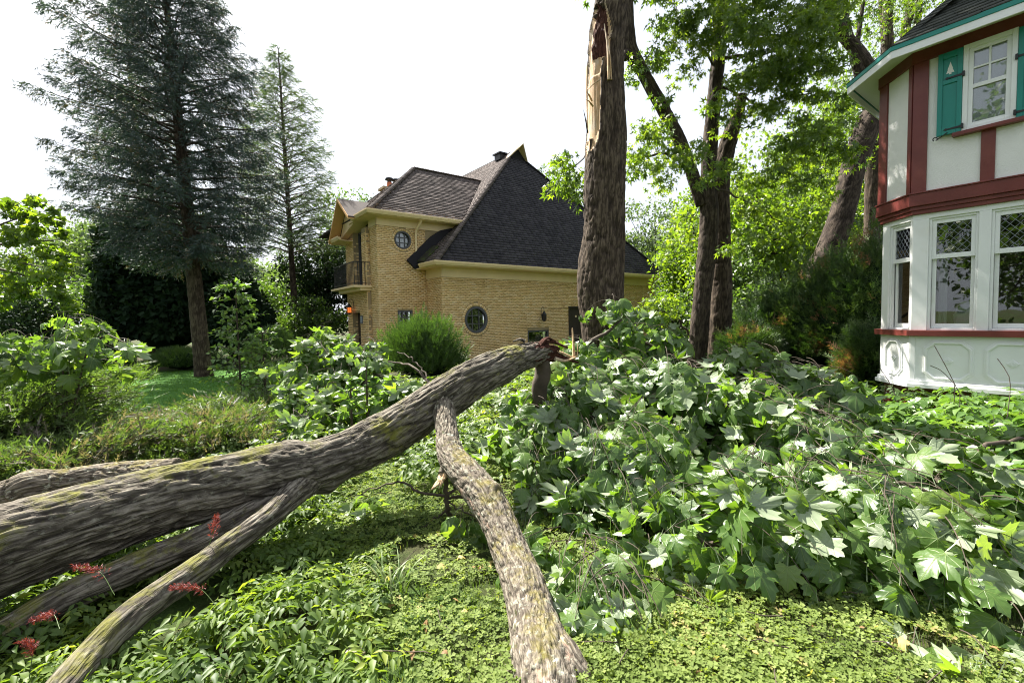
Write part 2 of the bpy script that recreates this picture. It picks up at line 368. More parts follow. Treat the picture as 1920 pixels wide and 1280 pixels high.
M = {}
M['maple_near'] = leafmat('maple leaf near', [(0, (.035, .075, .016)), (.4, (.06, .12, .025)), (.75, (.10, .17, .035)), (1, (.16, .23, .05))], pale=(.34, .40, .27), palef=.8, veins=True, rough=.36, tf=.39, trans=(2.5, 2.5, .6))
M['maple'] = leafmat('maple crown leaf', [(0, (.04, .08, .012)), (.5, (.075, .13, .018)), (1, (.14, .20, .03))], tf=.52, trans=(2.5, 2.4, .55), rough=.45)
M['wood_leaf'] = leafmat('broad leaf', [(0, (.03, .06, .014)), (.5, (.055, .10, .02)), (1, (.10, .15, .035))], tf=.42, trans=(2.0, 2.1, .7), rough=.45)
M['far_leaf'] = leafmat('far leaf', [(0, (.05, .08, .035)), (.5, (.075, .11, .045)), (1, (.11, .15, .06))], tf=.35, rough=.6)  # paler greens carry the distance haze in the leaf colour
M['pale_leaf'] = leafmat('pale leaf', [(0, (.06, .12, .03)), (.5, (.10, .18, .045)), (1, (.17, .25, .07))], pale=(.3, .36, .24), palef=.5, tf=.4, trans=(1.8, 1.9, .6), rough=.38)
M['cover_leaf'] = leafmat('ground cover leaf', [(0, (.045, .085, .02)), (.5, (.09, .145, .03)), (.85, (.16, .22, .045)), (1, (.28, .30, .06))], pale=(.22, .3, .12), palef=.5, tf=.4, trans=(2.3, 2.2, .6), rough=.5, spec=.3)
M['lawn_blade'] = leafmat('lawn blade', [(0, (.035, .09, .006)), (.6, (.065, .15, .010)), (1, (.12, .19, .02))], palef=.1, tf=.35, trans=(1.7, 1.9, .5), rough=.6, spec=.2)
M['clover'] = leafmat('clover leaf', [(0, (.08, .12, .025)), (.5, (.145, .195, .05)), (.95, (.22, .27, .085)), (1, (.28, .24, .10))], palef=.3, tf=.36, trans=(2.0, 2.0, .6), rough=.65, spec=.15)
M['grass'] = leafmat('grass blade', [(0, (.06, .11, .02)), (.6, (.11, .17, .04)), (.9, (.15, .21, .06)), (1, (.3, .26, .14))], palef=.1, tf=.35, trans=(1.7, 1.8, .6), rough=.45)
M['spruce'] = leafmat('spruce needles', [(0, (.014, .030, .027)), (.5, (.031, .058, .053)), (.93, (.070, .110, .105)), (1, (.13, .10, .06))], pale=(.05, .07, .06), palef=.5, tf=.12, rough=.55)
M['larch'] = leafmat('larch needles', [(0, (.04, .065, .03)), (.5, (.06, .095, .04)), (1, (.09, .12, .05))], palef=.1, tf=.3, rough=.55)
M['cedar'] = leafmat('cedar spray', [(0, (.025, .055, .014)), (.5, (.05, .09, .02)), (.84, (.09, .14, .03)), (.93, (.17, .09, .055)), (1, (.24, .11, .07))], palef=.1, tf=.22, rough=.55)
M['cedar_green'] = leafmat('green cedar spray', [(0, (.03, .06, .018)), (.5, (.055, .10, .022)), (1, (.11, .18, .035))], palef=.2, tf=.3, rough=.5)
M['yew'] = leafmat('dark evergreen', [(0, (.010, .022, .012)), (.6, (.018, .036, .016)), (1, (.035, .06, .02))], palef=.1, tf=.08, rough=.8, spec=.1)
M['juniper'] = leafmat('juniper needles', [(0, (.045, .075, .02)), (.5, (.075, .12, .03)), (.88, (.12, .17, .05)), (.95, (.12, .105, .10)), (1, (.15, .12, .11))], palef=.1, tf=.3, rough=.55)
M['red_plume'] = leafmat('red plume', [(0, (.11, .015, .018)), (1, (.24, .04, .045))], palef=0, tf=.25, rough=.6)
M['log_bark'] = barkmat('fallen log bark', (.062, .053, .042), (.25, .222, .182), moss=-.5, fine=55, lichen=.2, ff=31, fz=.10)
M['limb_bark'] = barkmat('lichened limb bark', (.11, .092, .072), (.30, .265, .212), moss=-.7, fine=80, lichen=.8, mossc=(.15, .13, .02), zs=.5, peel=True, ff=44, fz=.22, fk=7)
M['trunk_bark'] = barkmat('standing trunk bark', (.045, .033, .024), (.15, .115, .083), fine=45, ff=26, fz=.10)
M['grey_bark'] = barkmat('grey trunk bark', (.04, .03, .024), (.115, .09, .069), fine=30, ff=26, fz=.12)
M['twig'] = plain('twig bark', (.06, .045, .032), .85, .35, 9, .5)
M['wood_pale'] = None
def tornwood():
    m, nt, out = nodes('torn wood'); b = attr(nt, 'bark', True)
    t = tex(nt, scaled(nt, b, (1, 1, .06)), 90, 5, .6).outputs[0]; t2 = tex(nt, b, 3.5, 3).outputs[0]
    c = ramp(nt, t, [(.3, (.30, .17, .08)), (.55, (.52, .36, .21)), (.8, (.70, .56, .38))])
    c = mixc(nt, ramp(nt, t2, [(.45, (0, 0, 0)), (.7, (.7, .7, .7))]), c, (.5, .46, .40))
    pbr(nt, out, c, .75, .2, bump(nt, t, .8, .012)); return m
def rotwood():
    m, nt, out = nodes('rotten wood'); b = attr(nt, 'bark', True)
    t = tex(nt, scaled(nt, b, (1, 1, .3)), 40, 6, .7).outputs[0]
    c = ramp(nt, t, [(.3, (.018, .008, .006)), (.55, (.07, .03, .022)), (.8, (.22, .12, .08))])
    pbr(nt, out, c, .9, .1, bump(nt, t, 1., .03)); return m
M['torn'] = tornwood(); M['rot'] = rotwood()
# ------------------------------------------------------------------ house materials
def brickmat():
    m, nt, out = nodes('buff brick'); a = attr(nt, 'rnd'); g = N(nt, 'NewGeometry').outputs['Position']
    c = ramp(nt, a, [(0, (.62, .41, .18)), (.25, (.80, .54, .25)), (.7, (.86, .61, .31)), (1, (.90, .70, .42))])
    t = tex(nt, g, 1.3, 5, .65).outputs[0]; t2 = tex(nt, g, 60, 4).outputs[0]
    c = mixc(nt, ramp(nt, t, [(.4, (0, 0, 0)), (.75, (.4, .4, .4))]), c, (.60, .43, .22))
    c = mixc(nt, mth(nt, 'MULTIPLY', t2, .25), c, (.62, .45, .25))
    pbr(nt, out, c, .75, .25, bump(nt, t2, .4, .004)); return m
M['brick'] = brickmat()
M['mortar'] = plain('mortar', (.34, .26, .15), .95, .2, 3, .5)
M['cream'] = plain('cream painted trim', (.80, .62, .36), .45, .06, 2, .1)
M['darkframe'] = plain('grey window frame', (.085, .085, .095), .5, .1)
M['iron'] = plain('black iron', (.015, .015, .017), .45, .2, 10, .2)
M['door_dark'] = plain('dark brown door', (.035, .025, .02), .5, .2)
def shinglemat(name, dark, light, moss=0):
    m, nt, out = nodes(name); a = attr(nt, 'rnd'); g = N(nt, 'NewGeometry').outputs['Position']
    t2 = tex(nt, g, 140, 3, .8).outputs[0]; t = tex(nt, g, 1.5, 5, .6).outputs[0]
    c = ramp(nt, mth(nt, 'ADD', mth(nt, 'MULTIPLY', a, .6), mth(nt, 'MULTIPLY', t2, .5)), [(.1, dark), (.9, light)])
    c = mixc(nt, ramp(nt, t, [(.45, (0, 0, 0)), (.8, (.5, .5, .5))]), c, tuple(x * .6 for x in dark))
    if moss: c = mixc(nt, ramp(nt, tex(nt, g, 3.5, 6, .7).outputs[0], [(.5, (0, 0, 0)), (.62, (.9, .9, .9))]), c, (.06, .09, .015))
    pbr(nt, out, c, .9, .25, bump(nt, t2, .7, .005)); return m
M['roof'] = shinglemat('dark asphalt shingle', (.020, .019, .024), (.055, .051, .057))
M['roof_brown'] = shinglemat('mid brown shingle', (.055, .045, .042), (.16, .13, .12))  # lighter and browner than the shingle of the front slope
M['roof_moss'] = shinglemat('mossy shingle', (.03, .03, .02), (.06, .06, .04), 1)
M['roof_green'] = shinglemat('green black shingle', (.025, .030, .026), (.06, .065, .055))
M['white'] = plain('white painted wood', (.74, .75, .75), .42, .05, 2, .14, dirt=(.62, .60, .54))
M['stucco'] = plain('cream stucco', (.72, .715, .70), .85, .04, 5, .8)
M['oxblood'] = plain('oxblood painted timber', (.14, .03, .025), .4, .18, 3, .2, dirt=(.20, .06, .045))
M['teal'] = plain('teal painted wood', (.010, .20, .17), .4, .08, 3, .12)
M['room'] = plain('dark interior', (.035, .022, .016), .8, .2, 1, .1)
M['curtain'] = plain('pale curtain', (.55, .55, .56), .9, .08, 12, .5)
M['lace'] = plain('lavender lace curtain', (.62, .62, .72), .9, .12, 9, .5)
M['vase'] = plain('grey ceramic', (.36, .38, .38), .3, .1, 5, .1)
M['terracotta'] = plain('terracotta', (.42, .13, .06), .8, .15, 6, .4)
M['chairwhite'] = plain('white chair paint', (.8, .8, .82), .45, .03)
def glassmat():
    m, nt, out = nodes('window glass'); fr = nt.nodes.new('ShaderNodeFresnel'); fr.inputs[0].default_value = 1.5
    g = nt.nodes.new('ShaderNodeBsdfGlossy'); g.inputs['Roughness'].default_value = .015; tr = nt.nodes.new('ShaderNodeBsdfTransparent'); tr.inputs[0].default_value = (.9, .93, .92, 1)
    p = N(nt, 'NewGeometry').outputs['Position']; b = bump(nt, tex(nt, p, 2.2, 2).outputs[0], .02, .05); nt.links.new(b, g.inputs['Normal'])
    mx = nt.nodes.new('ShaderNodeMixShader'); nt.links.new(mth(nt, 'ADD', mth(nt, 'MULTIPLY', fr.outputs[0], 1.3), .05, True), mx.inputs[0])
    nt.links.new(tr.outputs[0], mx.inputs[1]); nt.links.new(g.outputs[0], mx.inputs[2]); nt.links.new(mx.outputs[0], out.inputs[0]); return m
M['glass'] = glassmat()
def flamemat():
    m, nt, out = nodes('lamp glow'); e = nt.nodes.new('ShaderNodeEmission'); e.inputs[0].default_value = (1, .22, .04, 1); e.inputs[1].default_value = .28; nt.links.new(e.outputs[0], out.inputs[0]); return m
M['flame'] = flamemat()
def soilmat():
    m, nt, out = nodes('garden ground'); g = N(nt, 'NewGeometry').outputs['Position']
    t = tex(nt, g, .45, 6, .6).outputs[0]; t2 = tex(nt, g, 22, 6, .75).outputs[0]; t3 = tex(nt, g, 90, 3, .7).outputs[0]
    green = ramp(nt, t2, [(.3, (.022, .04, .010)), (.55, (.045, .085, .018)), (.8, (.09, .14, .035))])
    soil = ramp(nt, t2, [(.3, (.025, .018, .011)), (.6, (.07, .05, .032)), (.85, (.13, .10, .06))])
    c = mixc(nt, ramp(nt, t, [(.42, (0, 0, 0)), (.6, (1, 1, 1))]), green, soil)
    pbr(nt, out, c, .95, .15, bump(nt, mth(nt, 'ADD', t2, t3), .8, .03)); return m
def lawnmat():
    m, nt, out = nodes('mown lawn'); g = N(nt, 'NewGeometry').outputs['Position']
    t = tex(nt, g, .8, 5, .6).outputs[0]; t2 = tex(nt, g, 60, 4, .8).outputs[0]
    c = ramp(nt, mth(nt, 'ADD', mth(nt, 'MULTIPLY', t, .6), mth(nt, 'MULTIPLY', t2, .5)), [(.3, (.04, .12, .012)), (.6, (.06, .17, .02)), (.8, (.10, .20, .03))])
    pbr(nt, out, c, .9, .2, bump(nt, t2, .9, .03)); return m
M['soil'] = soilmat(); M['lawn'] = lawnmat()

# ------------------------------------------------------------------ ground
def sheet(name, x, y, m, dz=0., mask=None):
    X, Y_ = np.meshgrid(x, y, indexing='ij'); Z = ground_z(X, Y_) + dz; V = np.stack([X, Y_, Z], -1).reshape(-1, 3); ny = len(y)
    i = np.arange(len(x) - 1)[:, None]; j = np.arange(ny - 1)[None]
    F = np.stack([i * ny + j, (i + 1) * ny + j, (i + 1) * ny + j + 1, i * ny + j + 1], -1).reshape(-1, 4)
    if mask is not None:
        c = V[F].mean(1); F = F[mask(c[:, 0], c[:, 1])]
    return tag(mk(name, V, F, m, smooth=True), kind='structure')
g_ = np.sinh(np.linspace(-6.2, 6.2, 191)) * 1.6
sheet('ground', g_, g_, M['soil'])
def lawn_mask(x, y): return (x > -1.02 * y - .5) & (x < -.56 * y + .3 * np.sin(y * .9)) & (y > 7.6 + .3 * np.sin(x * 1.1)) & (y < 16.8 + .3 * np.sin(x))
sheet('lawn', np.arange(-18, -3, .15), np.arange(7, 18, .15), M['lawn'], .02, lawn_mask)

# ------------------------------------------------------------------ yellow brick house
YO = (-2.671, 17.8)
YF = Frame(YO, (.796, .606), (-.606, .796))      # x along the front wall, y into the house
YL = Frame(YO, (-.606, .796), (.796, .606))      # x along the left-hand walls, y into the house
def boxes(name, arr, fr, m, parent, rnd=None, kind=None, drop=None):
    """arr rows x0,x1,y0,y1,z0,z1"""
    a = np.asarray(arr, float); n = len(a)
    c = [(0, 2, 4), (1, 2, 4), (1, 3, 4), (0, 3, 4), (0, 2, 5), (1, 2, 5), (1, 3, 5), (0, 3, 5)]
    V = np.stack([a[:, list(k)] for k in c], 1).reshape(-1, 3)
    bf = np.array(_BF if not drop else [f for i, f in enumerate(_BF) if i != drop])
    F = (bf[None] + (np.arange(n) * 8)[:, None, None]).reshape(-1, 4)
    r = np.repeat(rng.random(n) if rnd is None else rnd, 8)
    o = mk(name, fr.w(V), F, m, parent, attrs={'rnd': r}); 
    if kind: o['kind'] = kind
    return o
def brick_rows(x0, x1, z0, z1, holes, y=0.0, course=.0677, L=.212):
    out = []; nr = int((z1 - z0) / course); course = (z1 - z0) / nr
    for k in range(nr):
        za = z0 + k * course; zb = za + course - .010; off = (L * .5 if k % 2 else 0) + random.uniform(-.006, .006); x = x0 - off
        while x < x1:
            a, b = max(x, x0), min(x + L - .010, x1); x += L
            if b - a < .02: continue
            cuts = [(a, b)]
            for h in holes:
                if h[0] == 'c':
                    dz = min(abs(za - h[2]), abs(zb - h[2]))
                    if dz >= h[3]: continue
                    w = math.sqrt(h[3] ** 2 - dz ** 2); lo, hi = h[1] - w, h[1] + w
                else:
                    if zb <= h[3] or za >= h[4]: continue
                    lo, hi = h[1], h[2]
                nc = []
                for (p, q) in cuts:
                    if q <= lo or p >= hi: nc.append((p, q))
                    else:
                        if lo - p > .02: nc.append((p, lo))
                        if q - hi > .02: nc.append((hi, q))
                cuts = nc
            for p, q in cuts: out.append((p, q, y + random.uniform(-.002, .003), y + .03, za, zb))
    return out
def wall_cells(mb, x0, x1, z0, z1, y0, y1, rects):
    xs = sorted({x0, x1, *[v for r in rects for v in r[:2] if x0 < v < x1]}); zs = sorted({z0, z1, *[v for r in rects for v in r[2:] if z0 < v < z1]})
    for a, b in zip(xs, xs[1:]):
        for c, d in zip(zs, zs[1:]):
            mx, mz = (a + b) / 2, (c + d) / 2
            if not any(r[0] < mx < r[1] and r[2] < mz < r[3] for r in rects): mb.box(a, b, y0, y1, c, d)
def circle_fill(mb, cx, cz, R, y0, y1):
    n = 32; a = [2 * math.pi * (i + .5) / n for i in range(n + 1)]
    def sq(t):
        k = (R * 1.05) / max(abs(math.cos(t)), abs(math.sin(t))); return cx + k * math.cos(t), cz + k * math.sin(t)
    for i in range(n):
        p, q = a[i], a[i + 1]; mb.prism([(cx + R * math.cos(p), cz + R * math.sin(p)), (cx + R * math.cos(q), cz + R * math.sin(q)), sq(q), sq(p)], y0, y1)
H = thing('brick_house', 'yellow brick house with steep dark shingle roofs beyond the broken tree', 'house', (*YO, 0))
ZB = -.35
mw = MB(YF)                                       # mortar body of the front walls
wall_cells(mw, 0, 13.7, ZB, 3.62, .012, .25, [(1.54 - .58, 1.54 + .58, 1.56 - .58, 1.56 + .58), (4.27, 5.52, .05, 1.02), (6.87, 7.85, ZB, 2.03)])
circle_fill(mw, 1.54, 1.56, .552, .012, .25)
wall_cells(mw, -2.05, 1.0, ZB, 5.6, 1.322, 1.6, [(-.99 - .37, -.99 + .37, 4.77 - .37, 4.77 + .37), (-1.29, -.66, 1.15, 1.99)])
circle_fill(mw, -.99, 4.77, .352, 1.322, 1.6)
mw.box(13.5, 13.69, .25, 8, ZB, 3.6)
ml = MB(YL)
ml.box(.02, 1.31, .012, .2, ZB, 3.62)            # return wall
ml.box(1.33, 2.1, -2.038, -1.8, ZB, 5.6)
wall_cells(ml, 2.1, 4.6, ZB, 5.3, -2.188, -1.9, [(2.62, 3.6, 3.0, 5.3), (3.05, 3.98, ZB, 1.95)])
ml.box(2.4, 4.2, -1.85, -1.75, ZB, 5.4); ml.box(4.6, 6, -1.0, -.8, ZB, 5.3)
mw2 = mw.build('wall', M['mortar'], H); ml.build('wall', M['mortar'], H)
B = brick_rows(0, 13.62, ZB, 3.25, [('c', 1.54, 1.56, .68), ('r', 4.25, 5.54, ZB, 1.08), ('r', 6.85, 7.87, ZB, 2.05)])
B += brick_rows(-2.05, 0, ZB, 5.26, [('c', -.99, 4.77, .45), ('r', -1.3, -.65, 1.13, 2.0)], y=1.31)
def soldiers(cx, cz, r0, r1, y, n):
    mb = []
    for i in range(n):
        t0, t1 = 2 * math.pi * (i + .06) / n, 2 * math.pi * (i + .94) / n
        mb.append(([(cx + r * math.cos(t), yy, cz + r * math.sin(t)) for yy in (y - .004, y + .03) for r, t in ((r0, t0), (r1, t0), (r1, t1), (r0, t1))]))
    return mb
sol = soldiers(1.54, 1.56, .555, .675, 0, 40) + soldiers(-.99, 4.77, .355, .445, 1.31, 26)
boxes('brickwork', B, YF, M['brick'], H, kind='stuff')
BL = brick_rows(.008, 1.31, ZB, 3.25, [], y=-.006) + brick_rows(1.318, 2.1, ZB, 5.26, [], y=-2.056) + brick_rows(2.108, 4.6, ZB, 5.1, [('r', 2.6, 3.62, 2.95, 5.2), ('r', 3.03, 4.0, ZB, 1.97)], y=-2.206)
boxes('brickwork', BL, YL, M['brick'], H, kind='stuff')
V = YF.w(np.array(sol).reshape(-1, 3)); bq = np.array([(0, 1, 2, 3), (7, 6, 5, 4), (0, 4, 5, 1), (1, 5, 6, 2), (2, 6, 7, 3), (3, 7, 4, 0)])
o = mk('brick_surround', V, (bq[None] + (np.arange(len(sol)) * 8)[:, None, None]).reshape(-1, 4), M['brick'], H, attrs={'rnd': np.repeat(rng.random(len(sol)), 8)}); o['kind'] = 'stuff'
# brick sides facing the viewer on the projecting entrance bay
BS = brick_rows(-2.2, -2.05, ZB, 5.26, [], y=2.1) + brick_rows(-2.18, -1.86, 3.0, 5.1, [], y=3.6) + brick_rows(-2.18, -1.86, ZB, 1.95, [], y=3.98)
boxes('brickwork', BS, YF, M['brick'], H, kind='stuff')
MB(YF).box(-2.19, -1.85, 2.112, 2.3, ZB, 5.3).box(-2.19, -1.85, 3.612, 3.8, 3.0, 5.3).box(-2.19, -1.85, 3.99, 4.2, ZB, 1.95).build('wall', M['mortar'], H)
MB(YF).box(.0, 13.72, -.03, .012, 3.25, 3.64).build('frieze', M['cream'], H); MB(YL).box(-.03, 1.3, -.03, .012, 3.25, 3.64).build('frieze', M['cream'], H)
MB(YF).box(-2.08, 1.4, 1.28, 1.322, 5.26, 5.6).build('frieze', M['cream'], H); MB(YL).box(1.28, 2.13, -2.08, -2.04, 5.26, 5.6).build('frieze', M['cream'], H)
MB(YF).box(13.6, 13.74, -.05, .1, ZB, 3.25).build('corner_board', M['cream'], H)
def gutter(fr, x0, x1, y, zt, mit0=0, mit1=0):
    """profile in y,z; y = wall side of the gutter, runs along x"""
    prof = [(y, zt - .15), (y - .08, zt - .15), (y - .13, zt - .05), (y - .13, zt), (y - .115, zt), (y - .11, zt - .03), (y, zt - .03)]
    n = len(prof); V = [(x0 - mit0 * (y - p), p, z) for p, z in prof] + [(x1 + mit1 * (y - p), p, z) for p, z in prof]
    mb = MB(fr); mb.raw(V, [(i, (i + 1) % n, n + (i + 1) % n, n + i) for i in range(n)] + [tuple(range(n))[::-1], tuple(range(n, 2 * n))]); return mb.build('gutter', M['cream'], H)
gutter(YF, -.5, 14.2, -.5, 3.80, 1); gutter(YL, -.5, .75, -.5, 3.80, 1)
gutter(YF, -2.5, 1.45, .86, 5.72, 1); gutter(YL, .86, 2.6, -2.5, 5.72, 1)
gutter(YL, 3.6, 5.0, -2.7, 5.12, 0)
MB(YF).box(-.5, 14.2, -.5, 0, 3.62, 3.66).box(-.5, 0, 0, 1.3, 3.62, 3.66).build('soffit', M['cream'], H)
MB(YF).box(-2.5, 1.4, .86, 1.3, 5.55, 5.60).box(-2.5, -2.05, 1.3, 3.2, 5.55, 5.60).box(-2.7, -2.05, 3.61, 5.0, 4.95, 4.98).build('soffit', M['cream'], H)
# --- roofs
def shingles(fr, P0, e, g, poly, name, m, parent, expo=.145, tab=.30, th=.014, singles=None, kindstuff=True):
    """poly in (a along e, b up the slope g); rows of overlapping tabs"""
    P0 = np.array(P0, float); e = np.array(e, float); g = np.array(g, float); n = np.cross(e, g); n /= np.linalg.norm(n)
    if n[2] < 0: n = -n
    poly = np.array(poly, float); bmax = poly[:, 1].max(); bmin = poly[:, 1].min()
    def span(b):
        xs = []
        for i in range(len(poly)):
            p, q = poly[i], poly[(i + 1) % len(poly)]
            if (p[1] - b) * (q[1] - b) <= 0 and abs(p[1] - q[1]) > 1e-9: xs.append(p[0] + (b - p[1]) / (q[1] - p[1]) * (q[0] - p[0]))
        return (min(xs), max(xs)) if len(xs) > 1 else None
    out = []; k = 0; b = bmin
    while b < bmax - .02:
        b2 = min(b + expo, bmax - 1e-4); s0, s1 = span(b + 1e-4), span(b2)
        if s0 and s1:
            x = s0[0] - tab * (.5 if k % 2 else 0) - random.uniform(0, .1)
            lo, hi = min(s0[0], s1[0]), max(s0[1], s1[1])
            while x < hi:
                xa, xb = x, x + tab - .006; x += tab
                pa = [min(max(v, s0[0]), s0[1]) for v in (xa, xb)]; pb = [min(max(v, s1[0]), s1[1]) for v in (xa, xb)]
                if pa[1] - pa[0] < .01 and pb[1] - pb[0] < .01: continue
                lift = th * random.uniform(.8, 1.4)
                pt = lambda a, bb, h: P0 + e * a + g * bb + n * h
                bo = b - random.uniform(0, .008)
                out.append([pt(pa[0], bo, 0), pt(pa[1], bo, 0), pt(pb[1], b2, -.004), pt(pb[0], b2, -.004), pt(pa[0], bo, lift), pt(pa[1], bo, lift), pt(pb[1], b2, .002), pt(pb[0], b2, .002)])
        b = b2; k += 1
        if b2 >= bmax - 2e-4: break
    A = np.array(out); bfa = np.array(_BF)
    if fr.flip: bfa = bfa[:, ::-1]
    rn = rng.random(len(A))
    sel = np.zeros(len(A), bool)
    if singles is not None: sel = np.array([singles(a) for a in A.mean(1)])
    if (~sel).any():
        Ab = A[~sel]; o = mk('shingles', fr.w(Ab.reshape(-1, 3)), (bfa[None] + (np.arange(len(Ab)) * 8)[:, None, None]).reshape(-1, 4), m, parent, attrs={'rnd': np.repeat(rn[~sel], 8)}); o['kind'] = 'stuff'
    for a, r_ in zip(A[sel], rn[sel]): mk('shingle', fr.w(a), bfa, m, parent, attrs={'rnd': np.full(8, r_)})
    base = [P0 + e * a + g * b_ - n * .006 for a, b_ in poly] + [P0 + e * a + g * b_ - n * .05 for a, b_ in poly]
    q = len(poly); F = [tuple(range(q)), tuple(range(q, 2 * q))[::-1]] + [(i, q + i, q + (i + 1) % q, (i + 1) % q) for i in range(q)]
    mk('roof_deck', fr.w(base), F, m, parent)
def plane_poly(P0, e, g, pts): return [((np.array(p) - P0) @ e, (np.array(p) - P0) @ g) for p in pts]
def roofplane(fr, pts, m, parent, e=None, **k):
    pts = [np.array(p, float) for p in pts]; P0 = pts[0]; e = pts[1] - pts[0] if e is None else np.array(e, float); e /= np.linalg.norm(e)
    n = np.cross(pts[1] - pts[0], pts[2] - pts[0]); n /= np.linalg.norm(n); g = np.cross(n, e); g = g if g[2] > 0 else -g
    shingles(fr, P0, e, g, [((p - P0) @ e, (p - P0) @ g) for p in pts], '', m, parent, **k)
RF = bpy.data.objects
HT = 10.12; AT = 10.68
roofplane(YF, [(-.5, -.5, 3.8), (14.2, -.5, 3.8), (7.42, 3.8, HT), (6.28, 3.8, HT)], M['roof'], H)
roofplane(YF, [(-.5, -.5, 3.8), (-.5, 3.4, 3.8), (6.85, 14, AT + .06), (6.85, 4.16, AT + .06), (6.28, 3.8, HT)], M['roof_brown'], H, e=(0, 1, 0)) if False else None
roofplane(YF, [(-.5, 14, 3.8), (-.5, -.5, 3.8), (6.28, 3.8, HT), (6.85, 3.8, AT), (6.85, 14, AT)], M['roof_brown'], H, e=(0, 1, 0))
roofplane(YF, [(14.2, -.5, 3.8), (14.2, 14, 3.8), (6.85, 14, AT), (6.85, 3.8, AT), (7.42, 3.8, HT)], M['roof'], H, e=(0, 1, 0), expo=.4, tab=.8)
WT = 8.76
roofplane(YF, [(-2.48, .86, 5.72), (1.53, .86, 5.72), (4.78, 4.32, WT), (1.02, 4.32, WT)], M['roof_brown'], H)
roofplane(YF, [(-2.48, 7.8, 5.72), (-2.48, .86, 5.72), (1.02, 4.32, WT)], M['roof_brown'], H)
roofplane(YF, [(1.53, 7.8, 5.72), (-2.48, 7.8, 5.72), (1.02, 4.32, WT), (4.78, 4.32, WT)], M['roof_brown'], H, expo=.4, tab=.8)
# small dark cricket behind the wing wall and the mossy valley
MB(YF).prism([(-.88, 3.98), (-.53, 3.64), (.2, 3.9), (1.4, 5.5), (.66, 5.3), (.2, 5.0)], 1.18, 1.3).build('cricket', M['roof'], H)
MB(YF).hexa([(-.45, .6, 3.86), (.25, .6, 4.52), (.25, 1.18, 4.56), (-.45, 1.18, 3.92), (-.47, .6, 3.89), (.23, .6, 4.56), (.23, 1.18, 4.62), (-.47, 1.18, 3.97)]).build('valley_shingles', M['roof_moss'], H)
def hipcaps(a, b, m, w=.15, step=.14):
    a, b = np.array(a, float), np.array(b, float); L = np.linalg.norm(b - a); t = (b - a) / L; side = np.cross(t, [0, 0, 1.]); side /= np.linalg.norm(side); up = np.cross(side, t)
    A = []
    for k in range(int(L / step)):
        p = a + t * k * step; q = a + t * (k * step + step * 1.6)
        o1, o2 = up * (.045 + random.uniform(0, .01)), up * .028
        A.append([p - side * w + o1 * .0 - up * .02, p + side * w - up * .02, q + side * w * .9 - up * .03, q - side * w * .9 - up * .03, p - side * w * .35 + o1, p + side * w * .35 + o1, q + side * w * .3 + o2, q - side * w * .3 + o2])
    A = np.array(A); o = mk('ridge_caps', YF.w(A.reshape(-1, 3)), (np.array(_BF)[None] + (np.arange(len(A)) * 8)[:, None, None]).reshape(-1, 4), m, H, attrs={'rnd': np.repeat(rng.random(len(A)), 8)}); o['kind'] = 'stuff'
hipcaps((-.5, -.5, 3.82), (6.28, 3.8, HT), M['roof_brown']); hipcaps((14.2, -.5, 3.82), (7.42, 3.8, HT), M['roof'])
hipcaps((-2.48, .86, 5.74), (1.02, 4.32, WT), M['roof_brown']); hipcaps((1.02, 4.32, WT), (4.78, 4.32, WT), M['roof_brown'])
# gablet: dark face, two cream rake boards meeting in a forward-leaning point
MB(YF).raw([(6.2, 3.86, HT - .08), (7.5, 3.86, HT - .08), (6.85, 3.75, AT + .02), (6.2, 4.2, HT - .08), (7.5, 4.2, HT - .08), (6.85, 4.2, AT + .02)], [(0, 1, 2), (5, 4, 3), (0, 3, 4, 1), (1, 4, 5, 2), (2, 5, 3, 0)]).build('gablet', M['roof'], H)
for sx in (-1, 1):
    a = (6.85 + sx * .68, 3.72, HT - .1); b = (6.85, 3.25, AT + .12)
    MB(YF).hexa([(a[0], a[1], a[2]), (b[0], b[1], b[2] - .05), (b[0], b[1] + .55, b[2] - .05), (a[0], a[1] + .15, a[2]), (a[0], a[1], a[2] + .07), (b[0], b[1], b[2] + .03), (b[0], b[1] + .55, b[2] + .03), (a[0], a[1] + .15, a[2] + .07)]).build('rake_board', M['cream'], H)
v_ = MB(YF).box(6.35, 6.75, 4.7, 5.2, 10.3, 10.62).box(6.28, 6.8, 4.6, 5.3, 10.62, 10.68).build('roof_vent', M['iron'], H)
# entrance gable on the left
G0 = 3.35
gm = MB(YL); gm.prism([(2.3, 5.62), (4.5, 5.1), (G0, 6.45)], -2.45, -1.9); gm.build('gable_wall', M['cream'], H)
for (a, b) in (((2.1, 5.6), (G0, 6.52)), ((G0, 6.52), (4.75, 5.0))):
    (x0, z0), (x1, z1) = a, b
    MB(YL).hexa([(x0, -2.85, z0), (x1, -2.85, z1), (x1, -.2, z1), (x0, -.2, z0), (x0, -2.85, z0 + .06), (x1, -2.85, z1 + .06), (x1, -.2, z1 + .06), (x0, -.2, z0 + .06)]).build('gable_roof', M['roof_brown'], H)
    MB(YL).hexa([(x0, -2.87, z0 - .06), (x1, -2.87, z1 - .06), (x1, -2.45, z1 - .02), (x0, -2.45, z0 - .02), (x0, -2.87, z0 + .05), (x1, -2.87, z1 + .05), (x1, -2.45, z1 - .004), (x0, -2.45, z0 - .004)]).build('gable_soffit', plain('ochre soffit', (.62, .36, .14), .6, .05) if 'ochre soffit' not in bpy.data.materials else bpy.data.materials['ochre soffit'], H)
# downspout
tb = TB(); tb.add(YF.w([(-.36, .92, 5.60), (-.36, .95, 5.5), (-.45, 1.2, 5.2), (-.46, 1.24, 5.0), (-.46, 1.24, 3.7)]), .05, 8); tb.build('downspout', M['cream'], H)
